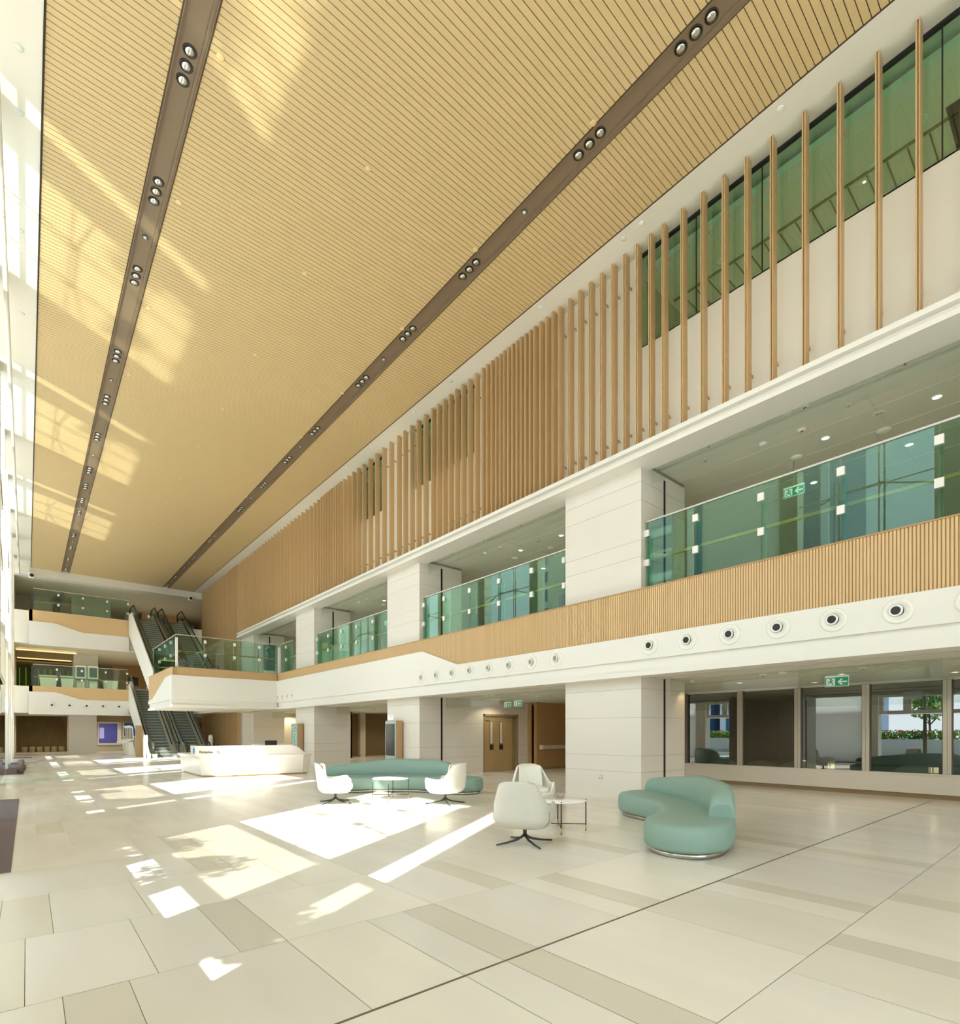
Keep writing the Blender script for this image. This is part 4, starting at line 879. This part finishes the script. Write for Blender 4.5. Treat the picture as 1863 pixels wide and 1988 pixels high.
def make_sofa(label):
    t = thing('kidney_sofa', label, 'sofa', (0, 0, 0), 0, 'sage kidney sofas')
    pl = [Vector((p.x, p.y)) for p in spline(SEATP, 6)]
    s = sum(pl[i].x * pl[(i + 1) % len(pl)].y - pl[(i + 1) % len(pl)].x * pl[i].y for i in range(len(pl)))
    if s < 0: pl.reverse()
    mb = MB(); rings(mb, [(offset(pl, .07), 0), (offset(pl, .07), .075)]); mb.build('steel_plinth', STEEL, t)
    mb = MB(); rings(mb, [(offset(pl, .07), .07), (offset(pl, .02), .085), (offset(pl, .0), .12), (offset(pl, -.012), .24), (offset(pl, 0), .36), (offset(pl, .012), .39), (offset(pl, .04), .413), (offset(pl, .09), .424), (offset(pl, .16), .426)]); mb.build('seat', SAGE, t)
    inn = spline([(-2.25, .16), (-1.7, .38), (-1.0, .54), (-.25, .63), (.5, .57), (.95, .46), (1.2, .36)], 8, False)
    outr = spline([(-2.30, .30), (-1.95, .54), (-1.3, .76), (-.6, .88), (.15, .92), (.8, .84), (1.32, .68)], 8, False)
    N = len(inn); mb = MB(); secs = []
    for i in range(N):
        u = i / (N - 1); h = lerp([(0, .60), (.02, .645), (.06, .68), (.25, .76), (.5, .865), (.8, .845), (.93, .76), (.985, .66), (1, .60)], u)
        a, b = inn[i], outr[i]; q = lambda f: a + (b - a) * f
        z0 = .40
        secs.append([(q(0), z0), (q(-.02), z0 + (h - z0) * .35), (q(.10), z0 + (h - z0) * .75), (q(.24), h - .035), (q(.42), h - .003), (q(.62), h), (q(.84), h - .02), (q(.97), h - .09), (q(1.0), z0 + (h - z0) * .4), (q(1.0), z0)])
    M_ = len(secs[0]); b0 = len(mb.v)
    for sct in secs: mb.v += [(p.x, p.y, z) for p, z in sct]
    for i in range(N - 1):
        for k in range(M_):
            k2 = (k + 1) % M_; mb.f.append([b0 + i * M_ + k, b0 + i * M_ + k2, b0 + (i + 1) * M_ + k2, b0 + (i + 1) * M_ + k]); mb.m.append(0); mb.sm.append(True)
    mb.f.append([b0 + k for k in range(M_)]); mb.f.append([b0 + (N - 1) * M_ + k for k in range(M_)]); mb.m += [0, 0]; mb.sm += [False, False]
    mb.build('backrest', SAGE, t, bevel=.02, seg=3)
    return t
sofa = make_sofa('sage green kidney sofa on the right, before the dark windows')
sofa.location = (7.9, 4.75, 0); sofa.rotation_euler.z = math.atan2(-.692, -.722)
dup(sofa, (7.72, 12.25, 0), math.atan2(-.70, .715), 'long sage green kidney sofa behind the round table and two white chairs')

# ------------------------------------------------------------------ swivel lounge chairs
def make_chair(label, col):
    t = thing('lounge_chair', label, 'chair', (0, 0, 0), 0, 'swivel lounge chairs')
    NP, NT = 72, 12; mb = MB(); g = []
    def ss(a, b, x): x = min(max((x - a) / (b - a), 0), 1); return x * x * (3 - 2 * x)
    for i in range(NP):
        ph = -180 + 360 * i / NP; a = abs(ph)                        # 0 = back of the chair
        hr = .93 - .025 * (a / 40) ** 4 if a < 40 else .905
        h = hr * (1 - ss(47, 68, a)) + .595 * ss(47, 68, a)
        h = h - .02 * ss(66, 84, a) + .03 * ss(95, 125, a); h = h * (1 - ss(132, 146, a)) + .385 * ss(132, 146, a)
        row = []
        for k in range(NT + 1):
            u = k / NT; z = .235 + (h - .235) * (u ** 1.25)
            rr = .66 + .34 * min(1, (max(0, (z - .235) / .13)) ** .6) if k else 0.60
            flare = 1 + .05 * max(0, z - .45)
            ex = .40 * rr * flare; ey = .415 * rr * flare
            c, s_ = math.cos(R(ph)), math.sin(R(ph)); n_ = 3.4
            sg = (abs(c) ** n_ + abs(s_) ** n_) ** (-1 / n_)
            px = -c * sg * ex; py = s_ * sg * ey * (1 - .27 * ss(.50, .95, z))
            if px < 0: px -= .12 * max(0, z - .42) * (1 - ss(40, 90, a))
            if px > 0: px *= .95 if z < .5 else 1.0
            row.append((px, py, z))
        g.append(row)
    for row in g: mb.v += row
    W_ = NT + 1
    for i in range(NP):
        j = (i + 1) % NP
        for k in range(NT): mb.f.append([i * W_ + k, j * W_ + k, j * W_ + k + 1, i * W_ + k + 1]); mb.m.append(0); mb.sm.append(True)
    mb.f.append([i * W_ for i in range(NP)]); mb.m.append(0); mb.sm.append(True)
    sh = mb.build('shell', col, t, solid=.045); b = sh.modifiers.new('sub', 'SUBSURF'); b.levels = 1; b.render_levels = 1
    for sd in (-1, 1):
        i = int((180 + sd * 62) / 360 * NP); pts = [(g[i][k][0] * 1.006, g[i][k][1] * 1.006, g[i][k][2]) for k in range(2, 10)]
        MB().tube(pts, .004, 6).build('seam', SEAM, sh)
    m = MB(); pl = [Vector((.02 + .36 * (abs(math.cos(a)) ** .7) * (1 if math.cos(a) > 0 else -1), .31 * (abs(math.sin(a)) ** .7) * (1 if math.sin(a) > 0 else -1))) for a in [2 * math.pi * i / 40 for i in range(40)]]
    rings(m, [(offset(pl, .05), .36), (offset(pl, 0), .38), (offset(pl, 0), .43), (offset(pl, .03), .465), (offset(pl, .10), .475)]); m.build('seat_cushion', col, t)
    m = MB(); NU, NV = 40, 16; b0 = 0
    for j in range(NV + 1):
        v = j / NV; z = .45 + .44 * v
        for i in range(NU + 1):
            u = -1 + 2 * i / NU; y_ = u * (.265 - .03 * v) * (1 - .0 * v)
            x_ = -.275 - .11 * max(0, z - .45) - .02 * (1 - u * u) + .06 * abs(u) ** 3
            bul = .055 * (1 - u ** 4) * (1 - (2 * v - 1) ** 6)
            an = math.atan2(u * .30, max(v - .18, .02)); pleat = .008 * math.cos(an * 15) * math.exp(-((v - .36) / .16) ** 2) * (1 - u * u)
            m.v.append((x_ + bul + pleat, y_, z))
    for j in range(NV):
        for i in range(NU): q = j * (NU + 1) + i; m.f.append([q, q + 1, q + NU + 2, q + NU + 1]); m.m.append(0); m.sm.append(True)
    m.build('back_cushion', col, t, solid=.03)
    MB().tube([(0, 0, .10), (0, 0, .25)], [.026, .030], 14).build('post', CHAR, t)
    for k in range(4):
        a = R(45 + 90 * k); c, s_ = math.cos(a), math.sin(a)
        MB().tube([(c * .01, s_ * .01, .135), (c * .05, s_ * .05, .10), (c * .12, s_ * .12, .066), (c * .28, s_ * .28, .035), (c * .45, s_ * .45, .015)], [.020, .019, .018, .015, .012], 8).build('leg', CHAR, t)
    return t
ch = make_chair('greige lounge chair seen from behind in front of the near round table', LEATH)
ch.location = (5.48, 5.48, 0); ch.rotation_euler.z = R(28)
LM = {'ivory_leather': GREYL}
dup(ch, (5.34, 11.385, 0), R(-22), 'white lounge chair in the sun at the left end of the long sofa')
dup(ch, (7.18, 9.70, 0), R(112), 'white lounge chair seen from its rear side, right of the far round table')
dup(ch, (8.0, 7.75, 0), R(-120), 'white lounge chair with pleated back facing the near round table')
for c in ch.children:
    if c.data.materials[0] is LEATH: c.data = c.data.copy(); c.data.materials[0] = GREYL

# ------------------------------------------------------------------ round tables
def make_table(label):
    t = thing('coffee_table', label, 'table', (0, 0, 0), 0, 'round marble coffee tables')
    MB().lathe([(.43, .482), (.44, .49), (.44, .497), (.435, .502), (.001, .502)], (0, 0, 0), 'z', 48).build('marble_top', MARBLE, t)
    fr = MB()
    for k in range(2):
        a = R(90 * k); c, s_ = math.cos(a), math.sin(a)
        fr.tube([(-c * .425, -s_ * .425, .472), (c * .425, s_ * .425, .472)], .008, 8); fr.tube([(-c * .425, -s_ * .425, .105), (c * .425, s_ * .425, .105)], .008, 8)
    fr.build('cross_frame', CHAR, t)
    for k in range(4):
        a = R(90 * k); c, s_ = math.cos(a) * .428, math.sin(a) * .428
        l = MB().tube([(c, s_, .10), (c, s_, .515)], .010, 10).build('leg', CHAR, t)
        MB().tube([(c, s_, .012), (c, s_, .10)], .0098, 10).build('brass_tip', BRASS, l); MB().tube([(c, s_, 0), (c, s_, .012)], .010, 10).build('foot', RUBBER, l)
    return t
tb = make_table('round white marble table before the long green sofa'); tb.location = (6.70, 11.26, 0); tb.rotation_euler.z = R(52)
dup(tb, (6.67, 5.87, 0), R(45), 'round white marble table beside the greige chair and near pier')

# ------------------------------------------------------------------ reception desk
t = thing('reception_desk', 'large white marble reception desk with slanted front in the sunlight', 'desk', (6.6, 21.5, 0))
bp = [Vector(p) for p in [(4.80, 21.2), (5.22, 20.66), (8.15, 20.26), (8.45, 20.4), (8.5, 21.3), (5.75, 21.7), (5.75, 24.6), (4.84, 24.6)]]
def poly_off(pl, d):
    s = sum(pl[i].x * pl[(i + 1) % len(pl)].y - pl[(i + 1) % len(pl)].x * pl[i].y for i in range(len(pl))); return offset(pl, -d if s > 0 else d)
def loft(mb, lv):
    n = len(lv[0][0]); b0 = len(mb.v)
    for pl, z in lv: mb.v += [(p.x, p.y, z) for p in pl]
    for i in range(len(lv) - 1):
        for k in range(n): k2 = (k + 1) % n; mb.f.append([b0 + i * n + k, b0 + i * n + k2, b0 + (i + 1) * n + k2, b0 + (i + 1) * n + k]); mb.m.append(0); mb.sm.append(False)
    mb.f.append([b0 + k for k in range(n)]); e = b0 + (len(lv) - 1) * n; mb.f.append([e + k for k in range(n)]); mb.m += [0, 0]; mb.sm += [False, False]
m = MB(); loft(m, [(poly_off(bp, -.06), 0), (poly_off(bp, -.06), .05)]); m.build('kick_plate', RAILW, t)
m = MB(); loft(m, [(bp, .05), (poly_off(bp, .07), .66), (poly_off(bp, .16), .74), (poly_off(bp, .16), .775)]); m.build('lower_body', DESKW, t, bevel=.012)
m = MB(); up = [(4.62, 22.0), (4.60, 21.2), (5.16, 20.56), (7.75, 20.20)]
iu = [(4.74, 22.0), (4.72, 21.27), (5.22, 20.68), (7.75, 20.33)]
def wallseg(m, a, b, c, d, z0, za, zb_): m.add([(a[0], a[1], z0), (b[0], b[1], z0), (c[0], c[1], z0), (d[0], d[1], z0), (a[0] * 1, a[1] + .05, za), (b[0], b[1] + .05, zb_), (c[0], c[1] + .05, zb_), (d[0], d[1] + .05, za)], [(3, 2, 1, 0), (4, 5, 6, 7), (0, 1, 5, 4), (1, 2, 6, 5), (2, 3, 7, 6), (3, 0, 4, 7)])
for i in range(3): wallseg(m, up[i], up[i + 1], iu[i + 1], iu[i], .77, 1.12, 1.12)
for (x0, x1, za, zb_) in [(7.75, 7.9, 1.12, 1.08), (7.9, 8.05, 1.08, .98), (8.05, 8.28, .98, .78)]: wallseg(m, (x0, 20.2), (x1, 20.2 - (x1 - x0) * .05), (x1, 20.33), (x0, 20.33), .77, za, zb_)
m.build('upper_screen', DESKW, t)
rc = MB(); pr = [(7.1, 0), (9.0, 0), (9.25, .72), (9.05, 1.0), (8.9, 1.10), (7.32, 1.12), (7.1, .98)]
rc.prism(pr, 'y', 23.4, 23.55); rc.prism([(7.1, .70), (9.2, .70), (9.2, .76), (7.1, .76)], 'y', 23.0, 24.2); rc.build('rear_counter', DESKW, t)
def text(body, size, loc, rot, m, parent, name, ext=.004, cx=True):
    cu = bpy.data.curves.new(name, 'FONT'); cu.body = body; cu.size = size; cu.extrude = ext; cu.align_x = 'LEFT'
    ob = bpy.data.objects.new('tmp', cu); C.objects.link(ob); bpy.context.view_layer.update()
    me = bpy.data.meshes.new_from_object(ob.evaluated_get(bpy.context.evaluated_depsgraph_get())); bpy.data.objects.remove(ob)
    me.name = name; me.materials.clear(); me.materials.append(m); o = bpy.data.objects.new(name, me); C.objects.link(o)
    o.parent = parent; o.location = Vector(loc) - WL[parent.name]; o.rotation_euler = rot; return o
sx = math.atan2(20.56 - 21.2, 5.16 - 4.60)
ux, uy = math.cos(sx), math.sin(sx); n_ = (uy, -ux); base = Vector((4.60, 21.2))
P_ = lambda d, z: (base.x + ux * d + n_[0] * .012, base.y + uy * d + n_[1] * .012 + .05 * (z - .77) / .35, z)
text('Reception', .135, P_(.16, .86), (R(84), 0, sx), LETTERB, t, 'lettering'); 
B(4.588, 4.60, 21.32, 21.52, .85, 1.04).build('info_mark', BLUE, t)
text('\u63a5\u5f85\u8655', .14, P_(.84, .86), (R(84), 0, sx), LETTERB, t, 'lettering')
t2 = thing('computer_monitor', 'dark computer monitor back standing behind the reception desk', 'monitor', (7.95, 23.2, .76))
B(7.7, 8.2, 23.18, 23.22, .98, 1.26).build('screen_back', CHAR, t2, bevel=.01); B(7.92, 7.98, 23.2, 23.24, .78, 1.1).build('stand', CHAR, t2); B(7.8, 8.1, 23.12, 23.32, .76, .78).build('foot', CHAR, t2)

# ------------------------------------------------------------------ outside, seen through and mirrored in the glass
struct('ground_outside', MB().box(-3.0, -1.2, -24, 62, -.25, 0).box(-60, -10.2, -40, 90, -.25, 0), PAVE)  # strip between left open for the upward sun lamp
struct('sun_block_canopy', MB().box(-2.7, -1.0, YN, 47, 2.56, 2.70), WHITE, 'added white canopy that blocks low sun outside the left facade')  # added out of view to shade the lower facade from the sun
tag(B(-10.2, -3.0, -24, 62, -.06, -.05).build('added_pool_sheet', POOL_SHEET, recalc=False), 'added pool sheet outside the facade that lets the upward sun through', 'pool')  # added pool, see-through so the upward sun lamp gets past
def leafcloud(mb, c, r, n, s, sq=(1, 1, 1), mi=0):
    for _ in range(n):
        while True:
            p = Vector((rnd.uniform(-1, 1), rnd.uniform(-1, 1), rnd.uniform(-1, 1)))
            if p.length < 1: break
        p = Vector((c[0] + p.x * r * sq[0], c[1] + p.y * r * sq[1], c[2] + p.z * r * sq[2])); a = Vector((rnd.uniform(-1, 1), rnd.uniform(-1, 1), rnd.uniform(-1, 1))).normalized(); b = a.orthogonal().normalized()
        mb.add([p - a * s, p + b * s * .45, p + a * s, p - b * s * .45], [(0, 1, 2, 3)], mi)
for i, (y0, y1) in enumerate([(-18, -6.5), (-6, 5.5), (6, 17.5), (18, 29.5)]):
    t = thing('planter', 'long planter of shrubs and pink flowers outside the glass, %s from near' % od(i + 1), 'planter', (-11.2, (y0 + y1) / 2, 0), 0, 'planters outside the facade')
    MB().box(-11.9, -10.6, y0, y1, 0, 1.15).build('trough', CONC, t)
    m = MB()
    for j in range(int((y1 - y0) / .5)): leafcloud(m, (-11.25, y0 + .3 + j * .5, 1.4), .48, 130, .11, (1, 1, .75), 0 if rnd.random() < .7 else 1)
    for j in range(int((y1 - y0) / .7)): leafcloud(m, (-11.0 + rnd.uniform(-.3, .2), y0 + .3 + j * .7, 1.66), .24, 26, .06, (1, 1, .5), 2)
    m.build('shrubs', [LEAF, LEAF2, FLOW], t, recalc=False)
def tree(x, yy, h, r, n, label, s=.16):
    t = thing('tree', label, 'tree', (x, yy, 0), 0, 'trees outside the facade')
    tr = MB().tube([(x, yy, 0), (x + .03, yy, h * .5), (x, yy + .05, h)], [.09, .07, .04], 8)
    for a in range(5): an = a * 1.257; tr.tube([(x, yy, h * .62), (x + math.cos(an) * r * .7, yy + math.sin(an) * r * .7, h * .62 + r * .8)], [.035, .012], 6)
    tr.build('trunk', BARK, t)
    m = MB(); leafcloud(m, (x, yy, h), r, n, s, (1, 1, .8), 0); leafcloud(m, (x, yy, h + r * .2), r * .7, n // 2, s, (1, 1, .8), 1); m.build('crown', [LEAF, LEAF2], t, recalc=False)
for i, (x, yy) in enumerate([(-13.4, -9), (-13.4, -3.2), (-13.5, 1.6), (-13.4, 8), (-13.5, 14)]): tree(x, yy, 3.4, 1.25, 420, 'young green tree behind the planters outside, %s from the near end' % od(i + 1))
for i, yy in enumerate([2.2, 4.6, 6.3, 12.6, 15.2, 21.9]): tree(-2.35, yy, 5.75 + .25 * (i % 2), .62, 230, 'slim tree close outside the facade, %s from the near end' % od(i + 1), .12)
def tower(x0, x1, y0, y1, h, m1, label, bands='v', pitch=3.4):
    t = thing('office_tower', label, 'building', ((x0 + x1) / 2, (y0 + y1) / 2, 0), 0, 'buildings across the street')
    B(x0, x1, y0, y1, 0, h).build('glass_body', m1, t); m = MB(); z = 4
    if bands == 'v':
        y = y0
        while y < y1: m.box(x1, x1 + .35, y, y + .8, 0, h); y += pitch
    else:
        while z < h: m.box(x1, x1 + .3, y0, y1, z, z + 1.1); z += pitch
    m.build('facade_bands', TOWERL, t)
tower(-62, -48, 21, 38, 46, TOWER, 'tall blue glass tower with white ribs across the street')
tower(-62, -46, -22, -4, 7, mat('low_block', srgb(196, 206, 214), .5), 'low pale building across the street', 'h', 2.6)
tower(-60, -47, 40, 66, 34, TOWER, 'blue glass block beyond the tall tower', 'h', 3.2)
tower(-40, -34, -2.5, 2.0, 10, TEALB, 'narrow teal clad block across the street', 'v', 2.2)

# ------------------------------------------------------------------ beams of the lit downlights, and added fill spots
def lamp(x, yy, z, e, col=(1, .88, .68), size=150):
    l = bpy.data.lights.new('downlight_or_fill_beam', 'SPOT'); l.energy = e; l.color = col; l.spot_size = R(size); l.spot_blend = .5; l.shadow_soft_size = .06
    o = bpy.data.objects.new('downlight_or_fill_beam', l); C.objects.link(o); o.location = (x, yy, z - .03)
for y0 in (0, 9.3, 18.6, 27.9):
    for (x, yy) in ((13.1, 2.15), (13.1, 4.0), (14.8, 2.9), (15.2, 4.9)): lamp(x, yy + y0, 7.93, 30)
    for (x, yy) in ((13.8, 3.9), (14.2, 6.3), (15.2, 2.2)): lamp(x, yy + y0, 2.9, 60)
for (x, yy) in ((16, .85), (16, 3.2), (16, 6), (16, 14.6), (15, 20)): lamp(x, yy, 12.5, 240)  # added fill deep in the upper rooms, away from the fixtures
for (x, yy) in ((1.0, 50.0), (5.2, 50.2), (7.0, 52.5), (8.4, 53.5), (9.6, 54.0)): lamp(x, yy, 12.34, 45)
for (x, yy) in ((1.0, 50.5), (3.6, 50.5), (6.4, 51), (1.5, 55), (7.5, 54), (9.5, 50)): lamp(x, yy, 7.6, 110)  # added fill for the far first floor, no fixtures here
for (x, yy) in ((1.2, 54), (5.2, 53), (8, 52)): lamp(x, yy, 2.9, 200)  # added fill for the far ground floor, no fixtures here
for (x, yy) in ((14.3, 29.5), (18.5, 30.5), (13.6, 35.6), (16.5, 37.5)): lamp(x, yy, 2.9, 110)  # spots added to brighten the passages, without fixtures
for (x, yy) in ((17.6, 5.2), (17.6, 2.95), (18.9, 6.4)):
    l = bpy.data.lights.new('lantern_flame', 'POINT'); l.energy = 2.5; l.color = (1, .68, .36); l.shadow_soft_size = .05
    o = bpy.data.objects.new('lantern_flame', l); C.objects.link(o); o.location = (x - .02, yy, .84)
